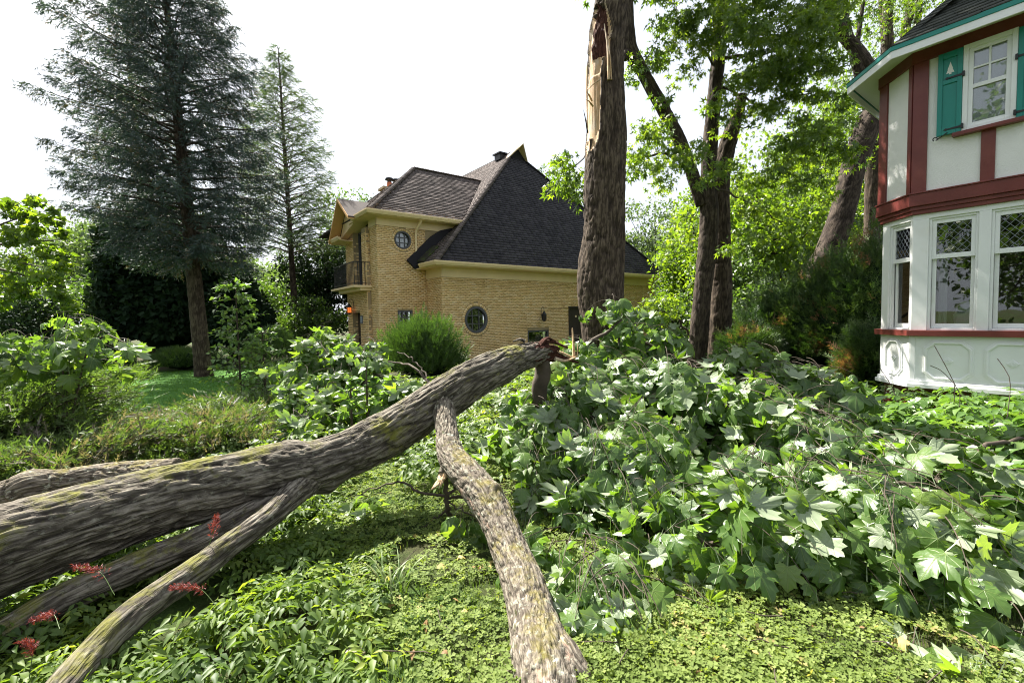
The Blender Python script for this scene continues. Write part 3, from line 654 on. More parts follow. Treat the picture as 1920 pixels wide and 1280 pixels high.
# round windows
def round_window(cx, cz, R, y):
    w = MB(YF).ring(cx, cz, R * .83, R, y - .02, y + .12).build('window', M['darkframe'], H)
    MB(YF).prism([(cx + R * .84 * math.cos(t), cz + R * .84 * math.sin(t)) for t in np.linspace(0, 2 * math.pi, 33)[:-1]], y + .08, y + .086).build('pane', M['glass'], w)
    mb = MB(YF); k = R * .30; q = R * .83
    for d in (-k, k):
        hh = math.sqrt(q * q - d * d); mb.box(cx + d - .018, cx + d + .018, y + .05, y + .08, cz - hh, cz + hh); mb.box(cx - hh, cx + hh, y + .052, y + .078, cz + d - .018, cz + d + .018)
    mb.build('muntins', M['darkframe'], w)
    MB(YF).box(cx - R, cx + R, y + .35, y + .4, cz - R, cz + R).build('dark_backing', M['room'], w)  # dark sheet standing in for the shade of the room
round_window(1.54, 1.56, .55, 0); round_window(-.99, 4.77, .35, 1.31)
MB(YF).box(-1.25, -.73, 1.5, 1.52, 4.5, 5.03).build('window_blind', M['curtain'], H)
def sq_window(fr, x0, x1, z0, z1, y, nx, nz, name='window'):
    mb = MB(fr); t = .07
    mb.box(x0, x1, y + .01, y + .1, z1 - t, z1).box(x0, x1, y + .01, y + .1, z0, z0 + t).box(x0, x0 + t, y + .01, y + .1, z0 + t, z1 - t).box(x1 - t, x1, y + .01, y + .1, z0 + t, z1 - t)
    w = mb.build(name, M['darkframe'], H)
    mm = MB(fr)
    for i in range(1, nx): c = x0 + (x1 - x0) * i / nx; mm.box(c - .025, c + .025, y + .05, y + .08, z0 + t, z1 - t)
    for i in range(1, nz): c = z0 + (z1 - z0) * i / nz; mm.box(x0 + t, x1 - t, y + .052, y + .078, c - .025, c + .025)
    if nx > 1 or nz > 1: mm.build('muntins', M['darkframe'], w)
    MB(fr).box(x0 + t, x1 - t, y + .085, y + .09, z0 + t, z1 - t).build('pane', M['glass'], w)
    MB(fr).box(x0, x1, y + .4, y + .45, z0, z1).build('dark_backing', M['room'], w)  # dark sheet behind the pane, painted shade instead of a room
sq_window(YF, 4.27, 5.52, .05, 1.02, .02, 1, 1); sq_window(YF, -1.29, -.66, 1.15, 1.99, 1.33, 3, 3)
sq_window(YL, 2.62, 3.6, 3.0, 5.3, -1.99, 2, 4)
d_ = MB(YF).box(6.87, 7.85, .08, .14, ZB, 2.03).build('door', M['door_dark'], H)
MB(YF).box(6.8, 6.87, -.03, .14, ZB, 2.1).box(7.85, 7.92, -.03, .14, ZB, 2.1).box(6.8, 7.92, -.031, .139, 2.03, 2.11).build('door_frame', M['door_dark'], H)
MB(YF).ring(7.36, 1.62, .0, .055, .05, .08, 10).build('door_light', M['cream'], d_)
MB(YL).box(3.05, 3.98, -1.98, -1.93, ZB, 1.95).build('door', M['door_dark'], H)
MB(YL).box(1.95, 5.0, -2.78, -2.03, 2.92, 3.0).box(2.05, 4.8, -2.5, -2.03, 2.80, 2.92).build('balcony_slab', M['cream'], H)
rl = MB(YL).box(2.1, 4.7, -2.72, -2.68, 3.9, 3.93).box(2.1, 4.7, -2.72, -2.68, 3.08, 3.10).box(2.1, 2.14, -2.70, -2.06, 3.9, 3.93).box(2.1, 2.14, -2.70, -2.06, 3.08, 3.10).build('balcony_railing', M['iron'], H)
for i in range(19): MB(YL).box(2.1 + i * .143, 2.12 + i * .143, -2.71, -2.69, 3.0, 3.9).build('baluster', M['iron'], rl)
for i in range(1, 5): MB(YL).box(2.11, 2.13, -2.7 + i * .14, -2.68 + i * .14, 3.0, 3.9).build('baluster', M['iron'], rl)
s_ = MB(YL).box(2.72, 2.98, -2.225, -2.2, 1.5, 1.82).build('house_plate', M['darkframe'], H)
MB(YL).box(2.745, 2.955, -2.232, -2.226, 1.525, 1.795).build('plate_face', plain('plate face', (.32, .36, .42), .5), s_)
# chimney
p = at(733, 352, 26); cf = Frame((p[0], p[1]), (.796, .606), (-.606, .796))
ch = MB(cf).box(-.5, .5, -.3, .3, 6, 8.85).build('chimney', M['brick'], H, attrs={'rnd': np.full(8, .4)})
MB(cf).box(-.6, .6, -.4, .4, 8.85, 8.97).build('chimney_cap', M['mortar'], ch)
for dx in (-.08, .32):
    q = cf.w([(dx, 0, 8.97), (dx, 0, 9.32)]); V, f = tube(q, [.17, .13], 12); mk('chimney_pot', V, [f], M['terracotta'], ch)
    q = cf.w([(dx, 0, 9.32), (dx, 0, 9.44), (dx, 0, 9.45), (dx, 0, 9.55)]); V, f = tube(q, [.12, .12, .24, .2], 12); mk('pot_cowl', V, [f], M['iron'], ch)

# lanterns on the brick walls
def lantern(fr, x, y, zt, lit, label, hook):
    p = fr.w([(x, y, 0)])[0]; t = thing('wall_lantern', label, 'lantern', (p[0], p[1], zt - .5), 'iron lanterns on the brick house')
    out = []
    f2 = Frame(p, tuple(fr.ex[:2]), tuple(fr.ey[:2]))
    f2.flip = fr.flip
    a = [(.11 * math.cos(k * math.pi / 3), .11 * math.sin(k * math.pi / 3)) for k in range(6)]
    mb = MB(f2)
    for (r0, r1, z0, z1) in ((.13, .02, zt - .27, zt - .1), (.10, .10, zt - .52, zt - .49), (.09, .03, zt - .56, zt - .52)):
        V = [(c * r0 / .11, -.22 + s * r0 / .11, z0) for c, s in a] + [(c * r1 / .11, -.22 + s * r1 / .11, z1) for c, s in a]
        mb.raw(V, [tuple(range(6))[::-1], tuple(range(6, 12))] + [(k, (k + 1) % 6, 6 + (k + 1) % 6, 6 + k) for k in range(6)])
    for c, s in a: mb.box(c * .92 - .008, c * .92 + .008, -.228 + s * .92, -.212 + s * .92, zt - .5, zt - .26)
    mb.build('lantern_frame', M['iron'], t)
    V = [(c * .8, -.22 + s * .8, zz) for zz in (zt - .49, zt - .27) for c, s in a]
    MB(f2).raw(V, [(k, (k + 1) % 6, 6 + (k + 1) % 6, 6 + k) for k in range(6)]).build('lantern_glass', M['flame'] if lit else M['door_dark'], t)
    tb = TB(); tb.add(f2.w([(0, -.01, zt - .35), (0, -.03, zt), (0, -.12, zt + .09), (0, -.21, zt + .05), (0, -.22, zt - .1)]), .012, 6)
    if hook: tb.add(f2.w([(0, -.1, zt + .09), (.5, -.04, zt + .02), (1.0, -.03, zt), (1.75, -.02, zt + .08)]), .006, 4)
    tb.build('bracket', M['iron'], t)
lantern(YF, 5.05, 0, 1.98, False, 'black iron lantern unlit, hanging on the brick wall left of the dark door', True)
lantern(YL, 3.75, -2.2, 2.45, True, 'small lantern glowing orange above the side entrance, under the balcony', False)

# ------------------------------------------------------------------ white and oxblood bay house
BO = (5.7038, 6.5)
BF = Frame(BO, (.606, -.796), (-.796, -.606))     # x along the bay front, y outwards
BC = Frame(BO, (.134, .991), (-.991, .134))       # the chamfered side, x away from the viewer
T_ = thing('bay_house', 'white panelled bay window house with oxblood timbers and teal shutters', 'house', (*BO, 0))
LF = 2.02; LC_ = .64
_far = BC.w([(LC_, 0, 0)])[0]; BS_ = Frame((_far[0], _far[1]), (.796, .606), (-.606, .796))  # side returning to the house
_fe = BF.w([(LF, 0, 0)])[0]; BC2 = Frame((_fe[0], _fe[1]), (.991, -.134), (-.134, -.991))
def bb(mb, name, m, parent=T_, bev=.004, **k): return mb.build(name, m, parent, bevel=bev, **k)
def around(z0, z1, y0, y1, name, m, back=1.6, bev=.004):
    """one band that follows front, chamfer, side and the far chamfer; y measured outwards"""
    t = math.tan(math.radians(22.5))
    def loop(y):
        pts = [BS_.w([(back, y, 0)])[0], BS_.w([(-y * t, y, 0)])[0], BF.w([(-y * t, y, 0)])[0], BF.w([(LF + y * t, y, 0)])[0], BC2.w([(.64 + y * t, y, 0)])[0], BC2.w([(.64 + y * t, y, 0)])[0] + np.array([.606, -.796, 0]) * 0 + np.array([.796, .606, 0]) * back]
        return pts
    a, b = loop(y0), loop(y1); n = len(a); V = []
    for z in (z0, z1):
        for L in (a, b):
            V += [(p[0], p[1], z) for p in L]
    F = []
    for i in range(n - 1): F += [(i, i + 1, n + i + 1, n + i), (2 * n + i, 3 * n + i, 3 * n + i + 1, 2 * n + i + 1), (n + i, n + i + 1, 3 * n + i + 1, 3 * n + i), (i, 2 * n + i, 2 * n + i + 1, i + 1)]
    F += [(0, n, 3 * n, 2 * n), (n - 1, 3 * n - 1, 4 * n - 1, 2 * n - 1)]
    return mk(name, V, F, m, T_, bevel=bev)
around(-.3, .50, -.12, -.05, 'foundation', M['oxblood']); around(.50, .555, -.05, .055, 'base_moulding', M['white']); around(.555, .60, -.05, .03, 'base_moulding', M['white'])
around(.60, 1.232, -.05, 0, 'panel_wall', M['white']); around(1.232, 1.312, -.05, .075, 'sill', M['oxblood'])
around(2.93, 2.985, -.05, .035, 'belt', M['oxblood']); around(2.985, 3.04, -.05, .055, 'belt', M['oxblood']); around(3.04, 3.205, -.05, .085, 'belt', M['oxblood']); around(3.205, 3.225, -.05, .1, 'belt', M['oxblood'])
around(2.86, 2.93, -.05, .0, 'header', M['white'])
around(3.225, 5.15, .0, .05, 'stucco_wall', M['stucco']); around(4.98, 5.15, .05, .085, 'frieze', M['oxblood'])
around(5.135, 5.155, .085, .42, 'soffit', M['white']); around(5.01, 5.11, .42, .445, 'fascia', M['white']); around(5.11, 5.17, .42, .455, 'drip_edge', M['teal'])
# pillars
def post(fr, x0, x1, z0, z1, y, m, name='post', y0=-.06): return bb(MB(fr).box(x0, x1, y0, y, z0, z1), name, m)
for x0, x1 in ((.0, .168), (.655, .768), (1.255, 1.368), (1.855, 2.02)): post(BF, x0, x1, 1.312, 2.86, .0, M['white'])
post(BS_, .01, 1.6, 1.312, 2.86, .0, M['white'], 'side_wall'); post(BC, .49, .64, 1.312, 2.86, .0, M['white']); post(BC, .0, .05, 1.312, 2.86, .0, M['white'])
post(BC, .0, .055, .60, 1.232, .012, M['white']); post(BF, .0, .055, .60, 1.232, .012, M['white'])
for x0, x1 in ((-.02, .138),): post(BF, x0, x1, 3.225, 4.98, .075, M['oxblood'], 'timber', .04)
post(BF, .657, .787, 3.225, 3.86, .072, M['oxblood'], 'timber', .04); post(BF, 1.86, 2.04, 3.225, 4.98, .075, M['oxblood'], 'timber', .04)
post(BC, -.02, .048, 3.225, 4.98, .074, M['oxblood'], 'timber', .04); post(BC, .487, .66, 3.225, 4.98, .075, M['oxblood'], 'timber', .04)
# windows of the bay
def sash(fr, x0, x1, label=None, diamonds=True):
    """frame x0..x1, z 1.312..2.86"""
    f = .028; mb = MB(fr); z0, z1 = 1.312, 2.86
    mb.box(x0, x0 + f, -.07, -.022, z0, z1).box(x1 - f, x1, -.07, -.022, z0, z1).box(x0 + f, x1 - f, -.07, -.022, z1 - .03, z1).box(x0 + f, x1 - f, -.07, -.015, z0, z0 + .03)
    w = bb(mb, 'window', M['white'])
    a, b = x0 + f, x1 - f; s = .045
    up = MB(fr).box(a, a + s, -.078, -.04, 2.297, z1 - .03).box(b - s, b, -.078, -.04, 2.297, z1 - .03).box(a + s, b - s, -.078, -.04, 2.297, 2.36).box(a + s, b - s, -.078, -.04, 2.777, z1 - .03)
    bb(up, 'upper_sash', M['white'], w, .003)
    lo = MB(fr).box(a, a + s, -.118, -.08, z0 + .03, 2.33).box(b - s, b, -.118, -.08, z0 + .03, 2.33).box(a + s, b - s, -.118, -.08, z0 + .03, 1.404).box(a + s, b - s, -.118, -.08, 2.30, 2.33)
    bb(lo, 'lower_sash', M['white'], w, .003)
    ga, gb = a + s, b - s
    MB(fr).box(ga, gb, -.062, -.058, 2.36, 2.777).build('pane', M['glass'], w); MB(fr).box(ga, gb, -.102, -.098, 1.404, 2.30).build('pane', M['glass'], w)
    lat = MB(fr); W, Hh = gb - ga, .417; px, pz = W / 4, Hh / 4.2; c = plain('lead came', (.20, .22, .25), .5, .1) if 'lead came' not in bpy.data.materials else bpy.data.materials['lead came']
    for sg in (1, -1):
        for k in range(-9, 14):
            pts = []
            for t in np.linspace(0, 1, 41):
                x = ga + t * W; z = 2.36 + (k * pz + sg * (x - ga) / px * pz)
                if 2.36 <= z <= 2.777: pts.append((x, z))
            if len(pts) > 1:
                (xa, za), (xb, zb) = pts[0], pts[-1]; L = math.hypot(xb - xa, zb - za); nx, nz = -(zb - za) / L * .0024, (xb - xa) / L * .0024
                yy = -.054 + .0015 * sg
                lat.prism([(xa + nx, za + nz), (xb + nx, zb + nz), (xb - nx, zb - nz), (xa - nx, za - nz)], yy - .003, yy + .003)
    o = lat.build('diamond_lattice', c, w); o['kind'] = 'stuff'
    return w
sash(BF, .168, .655); sash(BF, .768, 1.255); sash(BF, 1.368, 1.855); sash(BC, .05, .49)
# octagon mouldings with a diamond boss
def octa(fr, cx, cz, hw, hh, cut):
    def loop(i): a, b = hw - i, hh - i; c = cut - i * .4; return [(cx - a, cz - b + c), (cx - a, cz + b - c), (cx - a + c, cz + b), (cx + a - c, cz + b), (cx + a, cz + b - c), (cx + a, cz - b + c), (cx + a - c, cz - b), (cx - a + c, cz - b)]
    def ringm(i0, i1, y, name):
        A, Bq = loop(i0), loop(i1); V = [(x, -.01, z) for x, z in A] + [(x, -.01, z) for x, z in Bq] + [(x, y, z) for x, z in A] + [(x, y, z) for x, z in Bq]; F = []
        for i in range(8): j = (i + 1) % 8; F += [(16 + i, 16 + j, 24 + j, 24 + i), (i, j, 16 + j, 16 + i), (8 + i, 24 + i, 24 + j, 8 + j)]
        return bb(MB(fr).raw(V, F), name, M['white'], T_, .003)
    ringm(0, .042, .014, 'panel_moulding'); ringm(.018, .036, .022, 'panel_moulding')
    r = min(.055, hw * .4); b = bb(MB(fr).prism([(cx - r, cz), (cx, cz + .052), (cx + r, cz), (cx, cz - .052)], -.01, .012), 'boss', M['white'], T_, .002)
    MB(fr).ring(cx, cz, .012, .020, .012, .018, 14).build('boss_ring', M['white'], b)
octa(BF, .395, .893, .252, .272, .1); octa(BF, .997, .893, .252, .272, .1); octa(BF, 1.6, .893, .252, .272, .1); octa(BC, .335, .893, .19, .272, .1)
# upper window with teal shutters
def upper():
    mb = MB(BF); x0, x1, z0, z1 = .476, .955, 3.905, 4.99
    mb.box(x0, x0 + .05, .04, .105, z0, z1).box(x1 - .05, x1, .04, .105, z0, z1).box(x0 + .05, x1 - .05, .04, .105, z1 - .06, z1).box(x0 + .05, x1 - .05, .04, .105, z0, z0 + .05)
    w = bb(mb, 'window', M['white'])
    a, b = x0 + .05, x1 - .05; s = .045
    bb(MB(BF).box(a, a + s, .045, .085, z0 + .05, z1 - .06).box(b - s, b, .045, .085, z0 + .05, z1 - .06).box(a + s, b - s, .045, .085, z0 + .05, z0 + .09).box(a + s, b - s, .045, .085, 4.425, 4.475).box(a + s, b - s, .045, .085, z1 - .105, z1 - .06), 'sash', M['white'], w, .003)
    ga, gb = a + s, b - s; cx = (ga + gb) / 2
    bb(MB(BF).box(cx - .011, cx + .011, .05, .08, 4.475, z1 - .105).box(ga, cx - .011, .05, .08, 4.668, 4.69).box(cx + .011, gb, .05, .08, 4.668, 4.69), 'muntins', M['white'], w, .002)
    MB(BF).box(ga, gb, .058, .062, z0 + .09, z1 - .105).build('pane', M['glass'], w)
    MB(BF).box(ga, gb, .0505, .0525, z0 + .09, z1 - .105).build('lace_curtain', M['lace'], w)
    bb(MB(BF).box(.392, 1.04, .05, .15, 3.858, 3.905), 'window_sill', M['oxblood'])
    for (a, b, sg) in ((.236, .474, 1), (.957, 1.195, -1)):
        z0, z1 = 3.912, 4.975; st = .05; y0, y1 = .075, .115
        mb = MB(BF).box(a, a + st, y0, y1, z0, z1).box(b - st, b, y0, y1, z0, z1).box(a + st, b - st, y0, y1, z0, z0 + .10).box(a + st, b - st, y0, y1, 4.565, 4.62).box(a + st, b - st, y0, y1, z1 - .08, z1)
        sh = bb(mb, 'shutter', M['teal'])
        mp = MB(BF).box(a + st, b - st, y0 + .005, y1 - .015, z0 + .10, 4.565)
        mp.build('shutter_panel', M['teal'], sh)
        MB(BF).box(a + st, b - st, y0 + .005, y1 - .015, 4.62, z1 - .08).build('shutter_panel', M['teal'], sh)
        c = (a + b) / 2; tr = [(-.012, -.075), (.012, -.075), (.012, -.055), (.04, -.06), (.022, -.01), (.026, -.008), (.010, .045), (0, .085), (-.010, .045), (-.026, -.008), (-.022, -.01), (-.04, -.06), (-.012, -.055)]
        MB(BF).prism([(c + x, 4.76 + z) for x, z in tr], y1 - .018, y1 - .012).build('pine_cutout', M['stucco'], sh)
        for z in (4.635, 3.975):
            e = b if sg > 0 else a; t = -sg
            mb = MB(BF).prism([(e, z - .014), (e, z + .014), (e + t * .13, z + .008), (e + t * .145, z + .018), (e + t * .17, z), (e + t * .145, z - .018), (e + t * .13, z - .008)], y1 + .001, y1 + .007).box(min(e, e - t * .022), max(e, e - t * .022), y1 - .01, y1 + .02, z - .03, z + .03)
            mb.build('hinge', M['iron'], sh)
        tb = TB(); xx = a + .05 if sg > 0 else b - .05; th = np.linspace(-1.2, 4.2, 14)
        tb.add(BF.w([(xx - sg * .06 + .022 * math.cos(q) * sg, y1 + .005, 3.882 + .022 * math.sin(q)) for q in th][::-1] + [(xx + sg * .02, y1 + .01, 3.905), (xx + sg * .06, y1 + .004, 3.935)]), .006, 6); tb.build('shutter_hook', M['iron'], sh)
upper()
# bay roof
t22 = math.tan(math.radians(22.5)); TT = .82
def inw(t): return 5.17 + TT * t
def bw(fr, x, y, z): return fr.w([(x, y, z)])[0]
run = 2.2
E1, E2 = bw(BF, -.45 * t22, .45, inw(0)), bw(BF, LF + .45 * t22, .45, inw(0))
def up_(P, dirs, t): return P
A1 = bw(BF, -.45 * t22 + run * t22, .45 - run, inw(run)); A2 = bw(BF, LF + .45 * t22 - run * t22, .45 - run, inw(run))
near = lambda c: True
roofplane(WORLD, [E1, E2, A2, A1], M['roof_green'], T_, expo=.125, tab=.31, th=.01, singles=lambda c: c[2] < 6.1)
S1 = bw(BS_, -.45 * t22, .45, inw(0)); 
SA = bw(BS_, -.45 * t22 + run * t22, .45 - run, inw(run))
roofplane(WORLD, [E1, S1, SA, A1], M['roof_green'], T_, expo=.125, tab=.31, th=.01)
S2 = bw(BS_, 1.6, .45, inw(0)); SB = bw(BS_, 1.6, .45 - run, inw(run))
roofplane(WORLD, [S1, S2, SB, SA], M['roof_green'], T_, expo=.3, tab=.5)
R2 = bw(BC2, .64 + .45 * t22, .45, inw(0)); R2a = bw(BC2, .64 + .45 * t22 - run * t22, .45 - run, inw(run))
roofplane(WORLD, [E2, R2, R2a, A2], M['roof_green'], T_, expo=.3, tab=.5)
_c = [A1, A2, R2a, SB, SA]; mk('roof_deck', np.array(_c), [tuple(range(5))], M['roof_green'], T_)
# dark room behind the glass, with curtains
def roomwall():
    mb = MB(BF); mb.box(-.38, 2.5, -2.1, -2.0, .6, 5.0)
    pl = [(-.38, -2.0), (-.38, -.52), (.0, -.13), (2.0, -.13), (2.4, -.52), (2.4, -2.0)]
    mb.prism(pl, .95, 1.0, 'z'); mb.prism(pl, 2.9, 2.95, 'z'); mb.box(2.4, 2.45, -2.0, -.6, 1.0, 2.9)
    mb.build('room_lining', M['room'], T_)
roomwall()
def curtain(fr, x0, x1, y, z0, z1):
    n = 24; V = []; 
    for i in range(n):
        x = x0 + (x1 - x0) * i / (n - 1); yy = y + .018 * math.sin(i * 1.9) + random.uniform(-.004, .004)
        V += [(x, yy, z0), (x, yy, z1)]
    o = MB(fr).raw(V, [(2 * i, 2 * i + 2, 2 * i + 3, 2 * i + 1) for i in range(n - 1)]).build('curtain', M['curtain'], T_, smooth=True)
curtain(BC, .08, .24, -.2, 1.36, 2.83); curtain(BF, .21, .30, -.45, 1.36, 2.4)
v = bw(BF, .50, -.5, 1.0); vt = thing('vase', 'grey ceramic vase standing behind the bay window glass', 'vase', (v[0], v[1], 1.0))
prof = [(.07, 0), (.10, .1), (.11, .25), (.13, .42), (.14, .52), (.11, .60), (.065, .64), (.06, .68), (.085, .70)]
V_, f_ = tube([(v[0], v[1], 1.0 + z) for r, z in prof], [r for r, z in prof], 20); mk('vase_body', V_, [f_], M['vase'], vt, smooth=True)
# ------------------------------------------------------------------ trees
def tuft(n=5, r=.30, seed=0):
    q = random.Random(seed); V = []; F = []
    for i in range(n):
        a = q.uniform(0, 6.28); y0 = i / n * .75; c, s = math.cos(a), math.sin(a); k = len(V)
        V += [(-.03 * s, y0, .03 * c), (.05 * s, y0 + .12, -.05 * c), (r * c, y0 + .42, r * s)]; F.append((k, k + 1, k + 2))
    return np.array(V), np.array(F)
TUFT = [tuft(5, .30, 1), tuft(6, .28, 2), tuft(5, .36, 3)]
def frond(n=5, seed=0, w=.3):
    q = random.Random(seed); V = [(-.05, 0, 0), (.05, 0, 0), (0, 1, 0)]; F = [(0, 1, 2)]
    for i in range(n):
        for sg in (-1, 1):
            y0 = .1 + .75 * i / n; L = w * (1 - .6 * i / n) * q.uniform(.8, 1.3); k = len(V); z = q.uniform(-.08, .08)
            V += [(0, y0, 0), (0, y0 + .10, 0), (sg * L, y0 + .30 + q.uniform(-.05, .08), z)]; F.append((k, k + 1, k + 2))
    return np.array(V), np.array(F)
FROND = [frond(3, 1, .38), frond(3, 2, .30), frond(2, 3, .45)]
WISP = [frond(3, 4, .18), frond(3, 5, .14), frond(3, 6, .22)]

def trunk_part(t, pts, m, n=60, k=20, name='trunk', **kw):
    V, F, A, info = barktube(pts, n, k, **kw); return mk(name, V, F, m, t, smooth=True, attrs=A), info
def clumps_points(C, R, per, shell=.55):
    """points in overlapping clumps; returns positions and outward directions"""
    C = np.asarray(C, float); R = np.broadcast_to(np.asarray(R, float), (len(C),)); idx = np.repeat(np.arange(len(C)), per)
    d = rand_dirs(len(idx)); rad = (shell + (1 - shell) * rng.random(len(idx))) * (.75 + .5 * rng.random(len(idx)))
    return C[idx] + d * (rad * R[idx])[:, None] * [1, 1, .75], d, idx
def leaves(name, P, out, bases, size, m, parent, droop=.5, up=.6, var=.35, stuff=True, tint=None):
    n = len(P); a = rand_dirs(n); dirv = a * .9 + out * .5 + np.array([0, 0, -droop]); nrm = rand_dirs(n) * .7 + out * .35 + np.array([0, 0, up])
    r = rng.random(n) if tint is None else np.clip(tint + rng.normal(0, .18, n), 0, 1)
    V, F, A = scatter(bases, P, rot_from(dirv, nrm), size * (1 + var * (rng.random(n) - .5) * 2), r)
    o = mk(name, V, [F], m, parent, attrs=A)
    if stuff: o['kind'] = 'stuff'
    return o
def broad_tree(label, x, y, h, r, z0, tr=.2, m='wood_leaf', size=.14, nclump=60, per=120, name='broadleaf_tree', group=None, bases=None, trunk=True, lean=(0, 0), cr=.3, squash=1., bark='grey_bark', seed=None, skew=0):
    zb = gz(x, y) - .1
    t = thing(name, label, 'tree', (x, y, zb), group)
    top = np.array([x + lean[0], y + lean[1], h * .9])
    cc = np.array([x + lean[0] * .8, y + lean[1] * .8, (h + z0) / 2]); H2 = (h - z0) / 2
    d = rand_dirs(nclump); rad = rng.random(nclump) ** .45; C = cc + d * rad[:, None] * [r * (1 - cr * .5), r * (1 - cr * .5), H2 * squash * (1 - cr * .4)]
    R = r * cr * (.6 + .8 * rng.random(nclump))
    if trunk:
        P = spline([(x, y, zb), (x + lean[0] * .3, y + lean[1] * .3, zb + (z0 - zb) * .9 + .3), top], 14)
        trunk_part(t, np.hstack([P, np.linspace(tr, tr * .2, 14)[:, None]]), M[bark], 40, 12, amp=.01, freq=14)
        tb = TB()
        for c in C[::2]:
            s = P[int(np.clip((c[2] - z0) / (h - z0) * .5 + .35, .2, .9) * 13)]; mid = (s + c) / 2 + [0, 0, -.15 * r]
            tb.add(spline([s, mid, c], 6), np.linspace(tr * .28, .012, 6), 4)
        o = tb.build('limbs', M['twig'], t); o['kind'] = 'stuff'
    P, out, idx = clumps_points(C, R, per)
    tint = .25 + .5 * rng.random(len(C))
    leaves('crown', P, out, LEAF2, size, M[m], t, tint=tint[idx])
    return t

# --- big blue spruce on the lawn, a second one close behind
def spruce(label, base, lean, H, z0, Lfun, nb, m='spruce', tr=.24, name='spruce', tuftl=.13, dens=1., side=lambda a: 1., rise=.12, twd=.13, hang=.35, bark='trunk_bark', twl=.55, base_list=None, group=None):
    x, y = base; zb = gz(x, y) - .1
    t = thing(name, label, 'tree', (x, y, zb), group)
    ax = lambda z: np.array([x + lean[0] * (z - zb) / H, y + lean[1] * (z - zb) / H, z])
    zs = np.linspace(zb, H, 30)
    trunk_part(t, np.array([[*ax(z), tr * (1 - (z - zb) / (H - zb)) ** .8 + .015 + .12 * tr * math.exp(-(z - zb) * 3)] for z in zs]), M[bark], 160, 16, amp=.012, freq=16, stretch=1.5)
    tb = TB(); PP = []; DD = []; tint = []
    for i in range(nb):
        u = (i + random.random()) / nb; z = z0 + (H - z0) * u ** 1.05; a = i * 2.39996 + random.uniform(-.4, .4)
        L = Lfun(z) * side(a) * random.uniform(.72, 1.03)
        if L < .15: continue
        dr = np.array([math.cos(a), math.sin(a), 0.]); s = np.linspace(0, 1, 12)
        dz = (rise * s - .30 * s ** 2 * (1 - .6 * u) + .16 * s ** 4) * L + (z - z0) / (H - z0) * .35 * s * L
        wig = np.cumsum(rng.normal(0, .02, 12)) * L * .3
        B = ax(z) + dr * (s * L)[:, None] + np.array([0, 0, 1.]) * dz[:, None] + np.array([-dr[1], dr[0], 0]) * wig[:, None]
        tb.add(B, np.linspace(.012 + .011 * L, .004, 12), 4)
        nt_ = int(L * (1 - .12) / twd * 2 * dens)
        f = rng.uniform(.16, 1., nt_) ** .85; k = f * 11; k0 = np.minimum(k.astype(int), 10); bp = B[k0] + (B[k0 + 1] - B[k0]) * (k - k0)[:, None]
        sg = rng.choice([-1, 1], nt_); tl = twl * (.35 + .65 * np.sin(np.pi * np.clip(f, 0, .93))) * min(1, L / 1.5) * rng.uniform(.6, 1.2, nt_)
        fw = rng.uniform(.5, 1.0, nt_); td = dr * fw[:, None] + np.array([-dr[1], dr[0], 0]) * (sg * rng.uniform(.3, 1, nt_))[:, None] + np.array([0, 0, -1.]) * (hang * rng.uniform(.1, 1.3, nt_))[:, None]
        td /= np.linalg.norm(td, axis=1)[:, None]
        nk = max(2, int(twl / tuftl * 1.1)); g = np.linspace(.05, 1, nk)
        p = bp[:, None] + td[:, None] * (g[None, :, None] * tl[:, None, None]) + np.array([0, 0, -1.]) * (g[None, :, None] ** 2 * .12 * tl[:, None, None])
        PP.append(p.reshape(-1, 3)); DD.append(np.repeat(td, nk, 0)); tint.append(np.full(nt_ * nk, .25 + .45 * random.random()) + .2 * np.tile(g, nt_))
    o = tb.build('branches', M['twig'], t); o['kind'] = 'stuff'
    P = np.concatenate(PP); D = np.concatenate(DD); T = np.concatenate(tint); n = len(P); P = P + rng.normal(0, .02, (n, 3))
    V, F, A = scatter(base_list or TUFT, P, rot_from(D + rng.normal(0, .25, (n, 3)), rand_dirs(n) + [0, 0, .6]), tuftl * 1.45 * rng.uniform(.7, 1.3, n), np.clip(T + rng.normal(0, .2, n), 0, 1))
    o = mk('needles', V, [F], M[m], t, attrs=A); o['kind'] = 'stuff'; return t
b = at(383, 708, 15.0)
def Ls(z): return float(np.interp(z, [3.6, 5, 8, 10, 12.3, 13.6, 14.2], [2.2, 3.1, 3.5, 2.6, 1.55, .9, .3]))
spruce('tall blue spruce standing alone on the lawn, its bare lower trunk showing', (b[0], b[1]), (-.65, 0), 14.2, 3.6, Ls, 240, side=lambda a: 1.05 if math.cos(a) < -.2 else (.92 if math.cos(a) > .2 else .8), dens=1.75, tuftl=.12, hang=.75)
b = at(292, 690, 24.0)
spruce('second blue spruce behind the lawn spruce, further left', (b[0], b[1]), (-.5, 0), 18.5, 4.6, lambda z: float(np.interp(z, [4, 9, 13, 17, 18.5], [2.3, 2.6, 1.9, .9, .2])), 130, dens=.75, tuftl=.24, hang=.7)
b = at(557, 640, 24)
spruce('slender feathery larch rising between the spruce and the brick house', (b[0], b[1]), (-.3, 0), 15.6, 5.0, lambda z: float(np.interp(z, [4, 7, 10, 13, 15.6], [3.0, 2.8, 2.2, 1.2, .15])), 170, m='larch', name='larch', tr=.16, tuftl=.19, dens=1.4, rise=.45, hang=.3, twl=.6, base_list=WISP)

